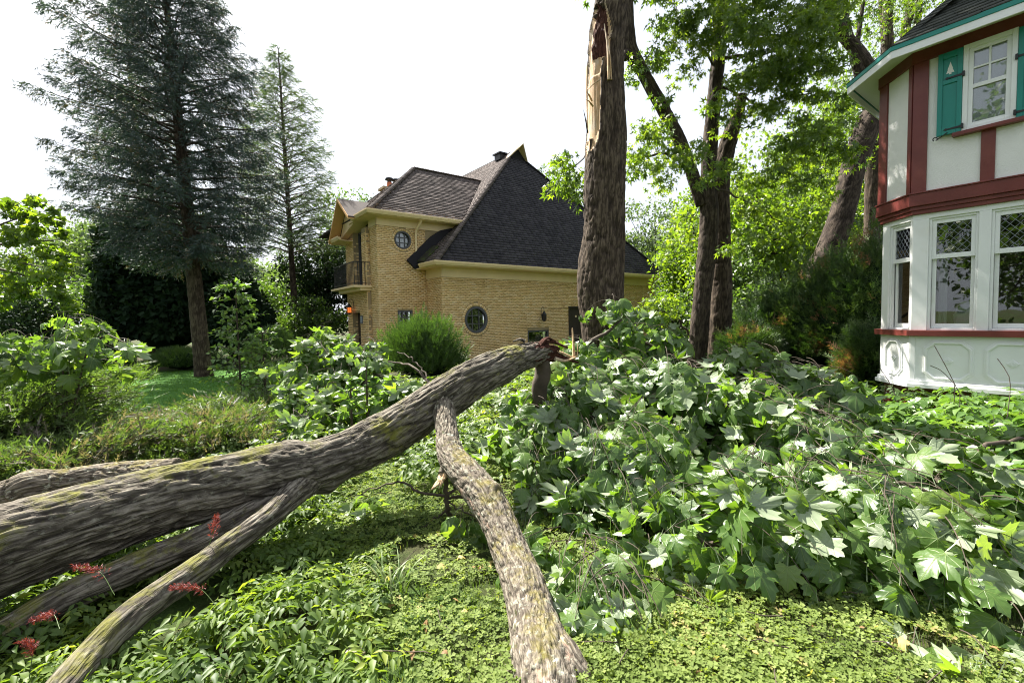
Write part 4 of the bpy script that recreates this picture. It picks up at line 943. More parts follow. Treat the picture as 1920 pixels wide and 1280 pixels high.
# --- dense dark evergreen column behind the spruce
def dense_shrub(name, label, cat, cx, cy, rx, ry, z0, z1, m, size, n, bases=None, top=1.0, core=True, group=None, shell=.8, droop=0., up=.5, outk=.7, stems=0, lump=.22, tintk=.5, corem='yew', nscale=.9):
    zb = gz(cx, cy) + z0
    t = thing(name, label, cat, (cx, cy, zb), group)
    d = rand_dirs(n * 2); d[:, 2] = np.abs(d[:, 2]) * 1.3 - .3; d /= np.linalg.norm(d, axis=1)[:, None]; d = d[:n]
    lum = 1 + lump * fbm(d * 2.2 + cx * 3.1, 3) + .10 * noise(d * 9 + cx)
    rad = (shell + (1 - shell) * rng.random(n)) * lum; H = z1 - z0; pw = np.sign(d[:, 2]) * np.abs(d[:, 2]) ** top
    mid = zb + H * .38; P = np.stack([cx + d[:, 0] * rx * rad, cy + d[:, 1] * ry * rad, np.where(pw > 0, mid + pw * H * .62 * rad, mid + pw * H * .55)], -1)
    out = d.copy()
    nn = len(P); dirv = out * outk + rand_dirs(nn) * .55 + np.array([0, 0, up - droop]); nrm = out + rand_dirs(nn) * .8 + np.array([0, 0, .3])
    tn = np.clip(.35 + tintk * noise(P * nscale + 7) + rng.normal(0, .16, nn), 0, 1)
    V, F, A = scatter(bases or OVATE_LO, P, rot_from(dirv, nrm), size * rng.uniform(.65, 1.35, nn), tn)
    o = mk('foliage', V, [F], M[m], t, attrs=A); o['kind'] = 'stuff'
    tb = TB()
    for i in range(max(stems, 5)):
        a = random.uniform(0, 6.28); q = random.uniform(.3, .8); e = np.array([cx + math.cos(a) * rx * q, cy + math.sin(a) * ry * q, zb + H * random.uniform(.4, .85)]); s = np.array([cx + math.cos(a) * rx * .12, cy + math.sin(a) * ry * .12, zb])
        tb.add(spline([s, (s + e) / 2 + [0, 0, H * .08], e], 7), np.linspace(.02 + .008 * H, .005, 7), 5)
    o = tb.build('stems', M['twig'], t); o['kind'] = 'stuff'
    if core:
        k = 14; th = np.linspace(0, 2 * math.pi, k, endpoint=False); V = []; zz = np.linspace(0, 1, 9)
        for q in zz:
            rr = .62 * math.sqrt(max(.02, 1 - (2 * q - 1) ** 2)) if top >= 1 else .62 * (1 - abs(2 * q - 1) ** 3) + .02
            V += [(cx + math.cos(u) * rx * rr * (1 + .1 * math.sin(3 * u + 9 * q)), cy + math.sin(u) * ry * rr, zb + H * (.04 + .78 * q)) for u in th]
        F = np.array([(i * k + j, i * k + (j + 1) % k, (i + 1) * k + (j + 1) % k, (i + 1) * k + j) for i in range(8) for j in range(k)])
        o = mk('shade_core', np.array(V), [F], M[corem], t, smooth=True, attrs={'rnd': np.full(9 * k, .2)})  # solid dark core added so gaps in the foliage look shaded
    return t
b = at(318, 690, 21); dense_shrub('dark_evergreen', 'near black dense evergreen filling the gap behind the spruce trunk', 'evergreen', b[0], b[1], 2.7, 2.4, 0, 7.0, 'yew', .28, 20000, bases=LEAF2, top=.8, outk=.3, droop=.7, lump=.28)
b = at(455, 690, 19); dense_shrub('dark_evergreen', 'low dark evergreen right of the spruce trunk at the lawn edge', 'evergreen', b[0], b[1], 1.3, 1.2, 0, 3.6, 'yew', .2, 9000, outk=.3, droop=.6)
for i, (px, py, Y, rx, h, lb) in enumerate(((110, 690, 17.5, 1.6, .8, 'low clipped evergreen mound at the far left edge of the lawn'), (190, 690, 18.2, 1.1, .9, 'low dark mound shrub behind the lawn, left of the black evergreen'), (345, 690, 17.2, 1.3, .8, 'low spreading shrub behind the lawn just left of the spruce trunk'), (30, 700, 13.5, 1.6, 1.1, 'low green shrub at the left picture edge before the lawn'))):
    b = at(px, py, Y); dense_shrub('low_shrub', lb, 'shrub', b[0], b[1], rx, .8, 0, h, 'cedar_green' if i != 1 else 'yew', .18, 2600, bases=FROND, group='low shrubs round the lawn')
b = at(250, 710, 14.6)
dense_shrub('low_shrub', 'thin line of pale leafy plants edging the lawn near the spruce', 'shrub', b[0] - 1, b[1], 1.6, .35, 0, .35, 'pale_leaf', .09, 2500, core=False)

# --- woodland round the gardens: left distance
WL = [  # label, px, py-top, depth, radius, crown bottom z, leaf material, size
 ('pale grey green tree in the far left distance, thin crown', 60, 452, 46, 5.0, 3.0, 'far_leaf', .34, 46, 110),
 ('rounded hazy tree far behind the lawn, left of the dark evergreen', 150, 405, 40, 4.2, 4.0, 'far_leaf', .30, 46, 120),
 ('tall hazy tree just left of the dark evergreen, open airy crown', 215, 400, 36, 3.6, 3.5, 'far_leaf', .28, 44, 110),
 ('low olive bush tree under the hazy trees beyond the lawn', 190, 510, 27, 3.2, .5, 'wood_leaf', .2, 50, 110),
 ('dark blue green tree at the left edge behind the lawn', 40, 560, 24, 3.0, .3, 'yew', .2, 50, 120),
 ('broad tree behind the spruce, seen right of its trunk', 455, 470, 38, 4.6, 2.0, 'far_leaf', .28, 50, 120),
 ('rounded tree between the spruce and the larch, hazy green', 510, 482, 44, 5.0, 2.0, 'far_leaf', .3, 50, 120),
 ('dark olive tree behind the larch trunk', 540, 520, 29, 3.2, .8, 'wood_leaf', .19, 60, 130),
 ('dense dark tree close left of the brick house balcony', 612, 430, 27, 2.7, .3, 'yew', .2, 70, 150),
 ('green tree top rising behind the side gable of the brick house', 650, 345, 33, 3.0, 3.0, 'wood_leaf', .2, 50, 120),
 ('olive shrub tree low between the larch and the side entrance', 585, 560, 24, 2.0, .2, 'wood_leaf', .15, 50, 130),
 ('greyish undergrowth tree behind the pale sapling', 470, 580, 25, 2.4, .1, 'wood_leaf', .15, 50, 120),
]
for lb, px, py, Y, r, z0, m, s, nc, per in WL:
    p = at(px, py, Y); broad_tree(lb, p[0], Y, p[2], r, z0, tr=.22, m=m, size=s, nclump=nc, per=per, group='background trees on the left', cr=.32, bases=None)
# behind and above the brick house
for lb, px, py, Y, r, z0, s in (('thin grey green tree behind the roof peak, left of the split trunk', 1045, 285, 42, 3.0, 6.0, .26), ('small tree top poking above the long ridge of the brick house', 925, 292, 45, 1.3, 8.0, .24), ('hazy tree top behind the right slope of the dark roof', 1085, 330, 38, 2.2, 5.0, .24)):
    p = at(px, py, Y); broad_tree(lb, p[0], Y, p[2], r, z0, m='far_leaf', size=s, nclump=34, per=80, group='trees behind the brick house')
# --- woodland on the right, beyond the twin trunks
WR = [
 ('bright maple growing beyond the right end of the brick house', 1300, 400, 22, 2.0, .2, 'maple', .17, 60, 120),
 ('bright green tree behind the brick house corner, left of the twin trunks', 1300, 345, 27, 2.5, 1.0, 'maple', .19, 60, 120),
 ('grey green tree top far behind the right end of the brick house roof', 1228, 352, 40, 4.2, 2.0, 'far_leaf', .26, 60, 130),
 ('hazy tree far behind the twin trunks', 1300, 380, 32, 3.6, 1.0, 'far_leaf', .24, 50, 120),
 ('broad maple filling the space right of the twin trunks', 1420, 300, 17, 2.8, .4, 'maple', .16, 90, 150),
 ('leafy tree beyond the cedar hedge, left of the leaning trunk', 1510, 330, 20, 2.7, 1.0, 'maple', .17, 80, 130),
 ('dark leafy tree low behind the twin trunks', 1375, 470, 15, 1.7, .2, 'wood_leaf', .13, 60, 130),
 ('sunlit tree behind the leaning trunk and the bay house', 1610, 330, 22, 3.0, 1.0, 'maple', .18, 80, 130),
 ('hazy tree far off between the leaning trunk and the maples', 1480, 250, 36, 4.0, 4.0, 'far_leaf', .26, 55, 110),
 ('tall bright maple rising behind the hedge, reaching high left of the leaning trunk', 1545, 150, 24, 3.4, 1.5, 'maple', .2, 80, 130),
 ('tall leafy tree right behind the twin trunks, sunlit top', 1440, 235, 23, 3.0, 2.0, 'maple', .2, 70, 130),
 ('tall pale tree far behind the bay house eave', 1590, 130, 30, 3.6, 4.0, 'far_leaf', .2, 60, 110),
 ('green tree low behind the white chairs', 1265, 540, 19, 1.5, .1, 'maple', .14, 50, 120),
 ('dark bush tree left of the cedar hedge', 1400, 560, 12.5, 1.2, .1, 'wood_leaf', .12, 50, 110),
]
for lb, px, py, Y, r, z0, m, s, nc, per in WR:
    p = at(px, py, Y); broad_tree(lb, p[0], Y, p[2], r, z0, tr=.16, m=m, size=s, nclump=nc, per=per, group='background trees on the right', cr=.3, bases=STAR if m == 'maple' else None)

# --- twin trunked maple
def P4(rows): return np.array([[*at(px, py, Y), r] for px, py, Y, r in rows])
def to_ground(rows, dz=.1):
    a = P4(rows); g = a[0].copy(); g[2] = gz(g[0], g[1]) - dz; g[3] *= 1.25; return np.vstack([g, a])
twin = thing('twin_maple', 'dark twin trunked maple standing right of the brick house', 'tree', (4.2, 11, 0))
trunk_part(twin, to_ground([(1306, 690, 11, .23), (1316, 560, 11, .20), (1326, 470, 11, .205), (1330, 400, 11, .2), (1328, 340, 11, .18), (1333, 250, 11, .16), (1345, 120, 11, .15), (1352, 0, 11.1, .14), (1360, -120, 11.2, .12)]), M['grey_bark'], 280, 36, amp=.01, freq=12)
trunk_part(twin, to_ground([(1345, 690, 11.5, .27), (1352, 560, 11.5, .25), (1352, 440, 11.5, .21), (1350, 340, 11.5, .22), (1368, 260, 11.4, .18), (1386, 205, 11.3, .12), (1392, 175, 11.2, .09)]), M['trunk_bark'], 220, 36, amp=.014, freq=11, name='trunk')
trunk_part(twin, P4([(1316, 385, 11, .14), (1296, 320, 10.9, .14), (1270, 255, 10.8, .14), (1238, 195, 10.6, .14), (1205, 135, 10.5, .13), (1182, 90, 10.4, .15), (1178, 40, 10.3, .12), (1176, -60, 10.2, .11)]), M['grey_bark'], 180, 26, amp=.008, freq=12, name='limb')
trunk_part(twin, P4([(1180, 98, 10.4, .10), (1170, 108, 10.3, .09), (1166, 112, 10.3, .02)]), M['grey_bark'], 20, 16, name='limb_stub')
trunk_part(twin, P4([(1384, 215, 11.3, .06), (1398, 220, 11.3, .04), (1408, 214, 11.3, .01)]), M['grey_bark'], 20, 12, name='limb_stub')
for rows in ([(1335, 260, 11, .05), (1300, 300, 10.6, .04), (1240, 290, 10, .03), (1180, 300, 9.5, .012)], [(1345, 110, 11, .05), (1400, 105, 10.4, .03), (1460, 100, 9.8, .01)], [(1345, 130, 11, .03), (1290, 60, 10.6, .02), (1262, 0, 10.3, .01)],
             [(1330, 270, 11, .03), (1370, 245, 10.7, .02), (1430, 236, 10.2, .01)], [(1290, 625, 11, .03), (1262, 588, 10.7, .025), (1230, 582, 10.5, .012)], [(1340, 350, 11, .03), (1400, 380, 10.5, .02), (1470, 420, 10, .01)],
             [(1345, 60, 11, .05), (1420, 20, 10, .035), (1520, -20, 9, .012)], [(1172, 98, 10.4, .03), (1120, 250, 8.5, .015), (1060, 330, 7.8, .008)], [(1348, 160, 11, .03), (1440, 200, 10.2, .02), (1520, 170, 9.4, .01)]):
    a = P4(rows); s = spline(a, 14); s[:, :3] += rng.normal(0, .025, (14, 3)); V_, q_ = tube(s[:, :3], s[:, 3], 6); mk('limb', V_, [q_], M['twig'], twin, smooth=True)
CL = [  # px, py, depth, radius
 (1262, 40, 10, .42), (1245, 95, 10, .38), (1290, 80, 10.3, .45), (1230, 120, 10, .2), (1320, 40, 10, .5), (1380, 40, 10.5, .55), (1440, 30, 9.8, .6), (1500, 40, 9.5, .6), (1545, 60, 9.3, .5),
 (1430, 100, 10, .6), (1490, 120, 9.6, .6), (1545, 150, 9.5, .45), (1400, 130, 10.5, .45), (1450, 180, 10, .5), (1500, 200, 9.6, .5), (1290, 140, 10.5, .28), (1300, 30, 10, .4), (1360, 80, 10.3, .5), (1470, 60, 9, .5), (1530, 110, 9, .5), (1410, 0, 9, .6), (1490, -20, 9, .7), (1330, -30, 9.5, .6), (1560, -10, 9, .6), (1250, -20, 10, .4),
 (1390, 160, 9.8, .35), (1350, 190, 10, .28), (1420, 215, 9.8, .3), (1550, 235, 9.2, .4), (1510, 250, 9.3, .45), (1580, 190, 9.4, .3), (1560, 290, 9.6, .5), (1480, 290, 9.7, .45),
 (1238, 190, 10.2, .16), (1242, 225, 10.2, .2), (1250, 255, 10, .24), (1262, 285, 9.9, .28), (1215, 262, 9.8, .22), (1190, 290, 9.3, .3), (1225, 310, 9.2, .34), (1175, 325, 9, .2), (1290, 300, 9.6, .3), (1250, 340, 9.4, .26), (1320, 280, 9.8, .25),
 (1360, 205, 10, .22), (1385, 235, 10, .2), (1395, 330, 9.6, .34), (1350, 320, 9.6, .3), (1440, 330, 9.7, .4), (1500, 345, 9.8, .4), (1550, 350, 10, .35), (1330, 330, 9.4, .18), (1420, 380, 10, .35), (1470, 410, 10, .35), (1360, 470, 10.2, .2), (1395, 445, 10, .3),
 (1095, 330, 7.8, .14), (1070, 340, 7.8, .2), (1060, 320, 7.8, .16), (1050, 355, 7.9, .12), (1085, 365, 7.8, .16), (1060, 300, 7.9, .09),
 (1200, 240, 9.8, .12), (1186, 150, 10.2, .13), (1180, 130, 10.2, .1), (1215, 570, 10.5, .25), (1240, 565, 10.5, .22), (1195, 590, 10.6, .18), (1260, 590, 10.6, .16), (1455, 140, 9.3, .5), (1520, 70, 8.6, .5), (1400, 60, 9, .4)]
C = np.array([at(a, b_, c) for a, b_, c, r in CL]); R = np.array([r for *_, r in CL])
Pn = []; On = []; Tn = []
for c, r in zip(C, R):
    sub = max(2, int(r * 14)); cc = c + rand_dirs(sub) * r * .75 * [1, 1.3, .75]
    for q in cc:
        k = int(18 + 34 * min(r, .5)); d = rand_dirs(k); rr = .17 + .12 * random.random(); tt = .3 + .55 * random.random()
        Pn.append(q + d * (rng.random(k) ** .5 * rr)[:, None] * [1.3, 1.3, .6]); On.append(d); Tn.append(np.full(k, tt))
Pn, On, Tn = map(np.concatenate, (Pn, On, Tn))
leaves('crown', Pn, On, STAR, .125, M['maple'], twin, droop=.7, up=.7, tint=Tn)

# --- split trunk that the fallen limb tore off
split = thing('split_trunk', 'tall torn maple trunk with a pale wound, behind the fallen log', 'tree', (1.2, 7, 0))
rows = to_ground([(1124, 680, 7.0, .275), (1128, 600, 7.0, .315), (1126, 540, 7.0, .345), (1127, 500, 7.0, .335), (1132, 440, 7.0, .305), (1134, 380, 7.0, .30), (1135, 300, 7.0, .30), (1136, 250, 7.0, .295), (1134, 160, 7.0, .275), (1136, 80, 7.0, .26), (1145, 20, 7.0, .24), (1160, -80, 7.0, .22)])
nT, kT = 400, 84
V, F, A, I = barktube(rows, nT, kT, amp=.012, freq=13, stretch=5, knobs=((1.9, 3.4, .18, .05), (2.0, 3.0, .1, .03), (3.55, 6.1, .11, .045), (1.6, 3.3, .1, .03)), wob=.05, seed=3.3)
# the wound: a jagged strip facing the viewer's left, bark gone, surface pulled in
Vg = V[:nT * kT].reshape(nT, kT, 3); ctr = I['P'][:, None]; rel = Vg - ctr
ang = np.arctan2(rel[..., 0], -rel[..., 1])          # 0 towards the viewer, negative to the left
z = Vg[..., 2]; zt, zbm = at(1130, 22, 7)[2], at(1130, 288, 7)[2]
zn = (z - zbm) / (zt - zbm)                            # 0 bottom .. 1 top
jag = .10 * noise(np.stack([ang * 3, z * 6, 0 * z], -1).reshape(-1, 3)).reshape(z.shape) + .08 * noise(np.stack([ang * 14, z * 1.5, 0 * z], -1).reshape(-1, 3)).reshape(z.shape)
right = np.interp(zn, [0, .12, .5, .62, .63, .78, .9, 1], [-.75, -.50, -.42, -.30, .05, .12, -.1, -.5]) + jag * .8
left = np.interp(zn, [0, .1, .5, 1], [-1.5, -1.9, -2.1, -1.6])
wm = (ang < right) & (ang > left) & (zn > 0 + jag) & (zn < 1 + jag)
edge = np.clip(np.minimum.reduce([(right - ang) / .12, (ang - left) / .2, (zn + 0) / .05, (1 - zn) / .05]), 0, 1)
rotm = wm & (zn > .5 + jag * 1.4) & (ang > -1.35 + 1.1 * (zn < .63)) & (ang < right - .12 * (zn > .6))
rr = np.linalg.norm(rel[..., :2], axis=-1); base = np.interp(z[:, 0], I['P'][:, 2], I['r'])[:, None]
gr = noise(np.stack([ang * 16, z * 1.2, 0 * z], -1).reshape(-1, 3)).reshape(z.shape)
step = np.where(zn > .52, .02, 0)
newr = base * (1 - .10 * edge) - .012 + .012 * gr - step * edge
newr = np.where(rotm, base * .80 + .03 * fbm(np.stack([ang * 6, z * 5, 0 * z], -1).reshape(-1, 3), 3).reshape(z.shape), newr)
fac = np.where(wm, newr / np.maximum(rr, 1e-3), 1.)
Vg2 = ctr + rel * np.stack([fac, fac, np.ones_like(fac)], -1); V[:nT * kT] = Vg2.reshape(-1, 3)
ff = F[0]; fm = wm.reshape(-1)[ff].mean(1) > .5; fr_ = rotm.reshape(-1)[ff].mean(1) > .5
mi = np.concatenate([np.where(fr_, 2, np.where(fm, 1, 0)), np.zeros(len(F[1]), int)])
mk('trunk', V, F, None, split, smooth=True, attrs=A, mats=[M['trunk_bark'], M['torn'], M['rot']], mi=mi)
def shard(pts, w, th, m, parent, name='splinter', seed=0):
    """a thin tapering splinter along pts"""
    q = random.Random(seed); P = spline(pts, 14); T, Aa, Bb = frames_along(P); V = []; s = np.linspace(0, 1, 14)
    for i in range(14):
        ww = w * (1 - s[i] ** 2) * (1 + q.uniform(-.25, .25)) + .002; tt = th * (1 - s[i] * .7) + .001
        for a, b_ in ((-1, -.6), (0, -1), (1, -.5), (.9, .6), (0, 1), (-1, .7)): V.append(P[i] + Aa[i] * ww * a * .5 + Bb[i] * tt * b_ * .5)
    F = [(i * 6 + j, i * 6 + (j + 1) % 6, (i + 1) * 6 + (j + 1) % 6, (i + 1) * 6 + j) for i in range(13) for j in range(6)] + [(5, 4, 3, 2, 1, 0), tuple(range(78, 84))]
    V = np.array(V); return mk(name, V, F, m, parent, attrs={'bark': np.stack([V[:, 0], V[:, 1], V[:, 2]], -1), 'ridge': np.zeros(len(V))})
for k, (pts, w, th, m) in enumerate((([at(1101, 125, 6.72), at(1100, 180, 6.70), at(1102, 240, 6.72)], .05, .03, 'torn'), ([at(1141, 150, 6.70), at(1139, 90, 6.66), at(1133, 45, 6.66)], .07, .04, 'torn'), ([at(1146, 150, 6.72), at(1144, 110, 6.68), at(1141, 80, 6.68)], .035, .03, 'torn'),
        ([at(1102, 250, 6.75), at(1098, 225, 6.68), at(1094, 206, 6.62)], .02, .015, 'trunk_bark'), ([at(1110, 190, 6.70), at(1104, 178, 6.64), at(1099, 172, 6.58)], .03, .012, 'torn'), ([at(1112, 200, 6.70), at(1104, 190, 6.62), at(1098, 187, 6.56)], .025, .01, 'torn'), ([at(1124, 150, 6.68), at(1113, 158, 6.66), at(1103, 168, 6.66)], .05, .02, 'torn'))):
    shard(pts, w, th, M[m], split, seed=k)

# --- leaning trunk with its limbs, beside the bay house, and the straight one behind it
lean = thing('leaning_tree', 'thick leaning trunk rising behind the cedar hedge beside the bay house', 'tree', (7.4, 12, 0))
trunk_part(lean, to_ground([(1540, 520, 12, .34), (1556, 470, 12, .31), (1582, 390, 12, .28), (1602, 310, 12, .27), (1628, 235, 12, .27), (1652, 190, 12, .25), (1640, 150, 12, .2), (1610, 100, 12, .15), (1580, 60, 12, .13), (1556, 0, 12, .12), (1540, -60, 12, .1)]), M['grey_bark'], 240, 32, amp=.01, freq=11)
for rows in ([(1640, 215, 12, .2), (1625, 170, 12.1, .17), (1600, 95, 12, .11), (1585, 40, 12, .10), (1580, -40, 12, .09)], [(1604, 100, 12, .07), (1612, 50, 12, .05), (1622, -20, 12, .04)], [(1650, 160, 12.3, .14), (1600, 95, 12.2, .1), (1565, 60, 12.3, .07), (1540, 50, 12.3, .03)]):
    trunk_part(lean, P4(rows), M['grey_bark'], 90, 18, amp=.01, freq=18, name='limb')
C = np.array([at(a, b_, c) for a, b_, c in ((1580, 20, 11.5), (1610, 60, 12.5), (1560, 100, 12.3), (1630, 20, 12.8), (1600, 140, 13), (1570, 170, 12.5), (1620, -20, 12), (1560, 210, 12.4), (1590, 240, 12.6), (1610, 280, 12.7), (1580, 320, 12.6), (1540, 130, 12), (1560, -20, 12), (1540, 20, 12))])
P, out, idx = clumps_points(C, .75, 130, .2); leaves('crown', P, out, STAR, .10, M['maple'], lean, droop=.8, tint=(.2 + .6 * rng.random(len(C)))[idx])
st = thing('straight_tree', 'straight rough trunk close to the left edge of the bay house', 'tree', (9.4, 13.2, 0))
trunk_part(st, to_ground([(1634, 470, 13.5, .2), (1637, 350, 13.5, .2), (1640, 250, 13.5, .19), (1655, 180, 13.5, .18), (1663, 110, 13.5, .15), (1664, 40, 13.5, .13), (1668, -60, 13.5, .11)]), M['trunk_bark'], 160, 24, amp=.01, freq=11)
trunk_part(st, P4([(1662, 130, 13.5, .12), (1658, 60, 13.6, .09), (1650, -30, 13.7, .07)]), M['trunk_bark'], 60, 16, name='limb')
C = np.array([at(a, b_, c) for a, b_, c in ((1650, 20, 13), (1690, 20, 14), (1640, 70, 13.5), (1680, 60, 14), (1720, 0, 14), (1640, 110, 14), (1700, -30, 13), (1660, -40, 13), (1670, 100, 14.2), (1750, -30, 14))])
P, out, idx = clumps_points(C, .7, 110, .2); leaves('crown', P, out, STAR, .10, M['maple'], st, droop=.8, tint=(.2 + .6 * rng.random(len(C)))[idx])
far2 = thing('slim_tree', 'two slim forked trunks against the sky just above the bay house roof', 'tree', (11.2, 15, 0))
trunk_part(far2, to_ground([(1690, 400, 15, .16), (1697, 80, 15, .13), (1705, 30, 15, .12), (1715, -60, 15, .1)]), M['trunk_bark'], 90, 18, freq=16); trunk_part(far2, P4([(1698, 120, 15, .1), (1720, 40, 15, .09), (1726, -40, 15, .07)]), M['trunk_bark'], 50, 14, freq=16, name='limb')
P, out, idx = clumps_points(np.array([at(1710, -10, 14.8), at(1730, 10, 15.2), at(1690, 30, 15), at(1750, -40, 15)]), .8, 110, .2); leaves('crown', P, out, STAR, .11, M['maple'], far2, droop=.8)

# --- upper crown of the twin maple, above the frame: it throws the dappled shade on the bay house
d = rand_dirs(95); C = np.array([3.9, 10.6, 12.3]) + d * (rng.random(95) ** .4)[:, None] * [3.4, 2.6, 3.2]
P, out, idx = clumps_points(C, .85, 120, .2); leaves('upper_crown', P, out, STAR, .19, M['maple'], twin, droop=.7, tint=(.2 + .6 * rng.random(len(C)))[idx])

# --- cedar hedge, thin and brown in places
for i, (px, Y, rx, h, lb) in enumerate(((1405, 9.6, .55, 1.5, 'shaded low cedar at the left end of the hedge'), (1455, 10.2, .75, 2.2, 'dark cedar in the hedge right of the twin trunks'), (1520, 9.8, .85, 2.6, 'tall hedge cedar with reddish brown dead sprays in front of the leaning trunk'), (1590, 9.2, .85, 2.85, 'hedge cedar with orange brown patches left of the bay house'), (1640, 8.8, .75, 3.1, 'tallest hedge cedar close against the bay house corner'), (1625, 7.9, .4, 1.3, 'low brownish cedar at the foot of the bay house corner'))):
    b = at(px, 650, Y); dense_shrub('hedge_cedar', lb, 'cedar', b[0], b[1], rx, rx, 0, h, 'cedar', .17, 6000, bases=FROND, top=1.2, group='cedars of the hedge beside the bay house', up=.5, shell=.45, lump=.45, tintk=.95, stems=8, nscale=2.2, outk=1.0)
# --- rounded cedar bush before the brick house
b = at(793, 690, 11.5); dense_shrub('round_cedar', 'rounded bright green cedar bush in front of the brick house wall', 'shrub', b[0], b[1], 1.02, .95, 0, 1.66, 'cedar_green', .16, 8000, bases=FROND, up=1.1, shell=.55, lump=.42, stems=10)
b = at(515, 680, 14); dense_shrub('feathery_shrub', 'soft feathery green shrub behind the tall sapling', 'shrub', b[0], b[1], .75, .7, 0, 1.5, 'cedar_green', .18, 3600, bases=WISP, up=.9, core=False)

# --- yard trees behind the photographer (mirrored in the window panes)
for x, y, lb in ((-14, -8, 'maple behind the camera, mirrored in the bay windows'), (-22, -15, 'second maple behind the camera, mirrored in the window panes'), (-12, -16, 'third maple behind the camera, nearest the driveway side'), (-24, -5, 'fourth maple to the left behind the camera, mirrored in the chamfered window')):
    broad_tree(lb, x, y, 14, 5.2, .3, m='wood_leaf', size=.32, nclump=90, per=80)
# --- near tree at the far left, branches reaching in
nt_ = thing('leafy_tree', 'yellow green leafy tree reaching in from the left picture edge', 'tree', (-13.2, 10.5, 0))
trunk_part(nt_, [(-13.2, 10.5, -.2, .22), (-13.0, 10.4, 3, .18), (-12.6, 10.2, 6, .08)], M['grey_bark'], 60, 14)
tb = TB()
for px, py in ((60, 400), (110, 450), (80, 500), (120, 540), (40, 380)): tb.add(spline([(-13, 10.4, 3.2), (at(px, py, 10) + (-13, 10.4, 3.4)) / 2, at(px, py, 9.8)], 8), np.linspace(.05, .008, 8), 4)
o = tb.build('limbs', M['twig'], nt_); o['kind'] = 'stuff'
CC = [(10, 390, .35), (35, 400, .4), (60, 385, .3), (20, 440, .4), (60, 440, .4), (90, 470, .35), (30, 490, .4), (75, 510, .4), (110, 510, .3), (100, 545, .3), (50, 545, .35), (10, 530, .4), (125, 480, .22), (75, 420, .16), (-40, 420, .6), (-40, 500, .6), (5, 570, .3), (130, 570, .2), (95, 410, .12), (110, 425, .1)]
C = np.array([at(a + random.uniform(-14, 14), b_ + random.uniform(-16, 16), 10 + random.uniform(-.6, .6)) for a, b_, r in CC for _ in range(6)]); P, out, idx = clumps_points(C, np.repeat([r * .42 for *_, r in CC], 6), 34, .1); P[:, 2] = C[idx][:, 2] + (P[:, 2] - C[idx][:, 2]) * .45; leaves('crown', P, out, OVATE_LO, .12, M['maple'], nt_, droop=.4, tint=(.3 + .6 * rng.random(len(C)))[idx])

# --- two white slatted chairs
def slat_chair(x, y, rz, label):
    t = thing('garden_chair', label, 'chair', (x, y, gz(x, y)), 'white garden chairs under the maple'); z0 = gz(x, y); c, s = math.cos(rz), math.sin(rz)
    fr = Frame((x, y, z0), (c, s), (-s, c))
    for i in range(7): MB(fr).hexa([(-.27 + i * .08, .25, .38), (-.21 + i * .08, .25, .38), (-.21 + i * .08, .27, .38), (-.27 + i * .08, .27, .38), (-.27 + i * .08, .48, .84), (-.21 + i * .08, .48, .84), (-.21 + i * .08, .5, .84), (-.27 + i * .08, .5, .84)]).build('back_slat', M['chairwhite'], t)
    for i in range(6): MB(fr).box(-.28, .28, -.28 + i * .09, -.21 + i * .09, .38, .40).build('seat_slat', M['chairwhite'], t)
    for sx in (-1, 1):
        for (a, b_) in ((-.26, .62), (.22, .42)): MB(fr).box(sx * .3 - .02, sx * .3 + .02, a, a + .05, 0, b_).build('leg', M['chairwhite'], t)
        MB(fr).box(sx * .31 - .05, sx * .31 + .05, -.3, .36, .62, .645).build('arm_rest', M['chairwhite'], t)
    MB(fr).box(-.3, .3, .40, .43, .68, .75).box(-.3, .3, -.3, -.27, .32, .38).build('rail', M['chairwhite'], t)
p = at(1249, 690, 17.5); slat_chair(p[0], p[1], .3, 'left of two white slatted garden chairs behind the leaves'); p = at(1280, 690, 17); slat_chair(p[0], p[1], .1, 'right of two white slatted garden chairs, nearer the twin trunks')
# ------------------------------------------------------------------ the fallen maple
FT = thing('fallen_tree', 'fallen maple trunk and leafy crown torn down across the garden', 'tree', (-1.0, 3.8, 0))
mp = P4([(0, 1031, 2.352, 0.2394), (300, 938, 2.856, 0.2100), (500, 890, 3.192, 0.1865), (545, 880, 3.276, 0.1949), (600, 868, 3.402, 0.1722), (700, 828, 3.696, 0.1831), (800, 768, 3.906, 0.1781), (850, 735, 3.998, 0.1806), (900, 705, 4.116, 0.1613), (960, 676, 4.488, 0.1478), (1010, 662, 4.796, 0.1131), (1040, 664, 4.905, 0.0724)])
d0 = mp[0] - (mp[1] - mp[0]) * 1.6; d0[3] = .30; d0[2] = max(d0[2], .22); mp = np.vstack([d0, mp])
V, F, A, I = barktube(mp, 500, 112, amp=.011, freq=20, stretch=8, wob=.10, seed=1.7,
    knobs=((2.75, 1.6, .09, .032), (2.78, 1.2, .06, .028), (3.85, 1.8, .1, .026), (1.7, 2.0, .17, .012), (3.3, 2.6, .15, .018), (4.55, 1.5, .09, .02)))
V0 = V[:56000].reshape(500, 112, 3); tip = I['s'] > I['s'][-1] - .28
mi = np.zeros(len(F[0]), int)
jg = noise(np.stack([np.cos(I['TH']) * 2.5, np.sin(I['TH']) * 2.5, I['SS'] * 3], -1).reshape(-1, 3)).reshape(500, 112)
rotv = (I['SS'] > I['s'][-1] - .30 + .35 * jg).reshape(-1)
mi = np.where(rotv[F[0]].mean(1) > .5, 1, 0)
rough = np.where(rotv, .035 * fbm(V[:56000] * 14, 4), 0)[:, None]
V[:56000] += rough * np.repeat(I['A'], 112, 0) + rough * [0, 0, .6]
mk('trunk', V, F, None, FT, smooth=True, attrs=A, mats=[M['log_bark'], M['rot']], mi=np.concatenate([mi, np.ones(len(F[1]), int)]))
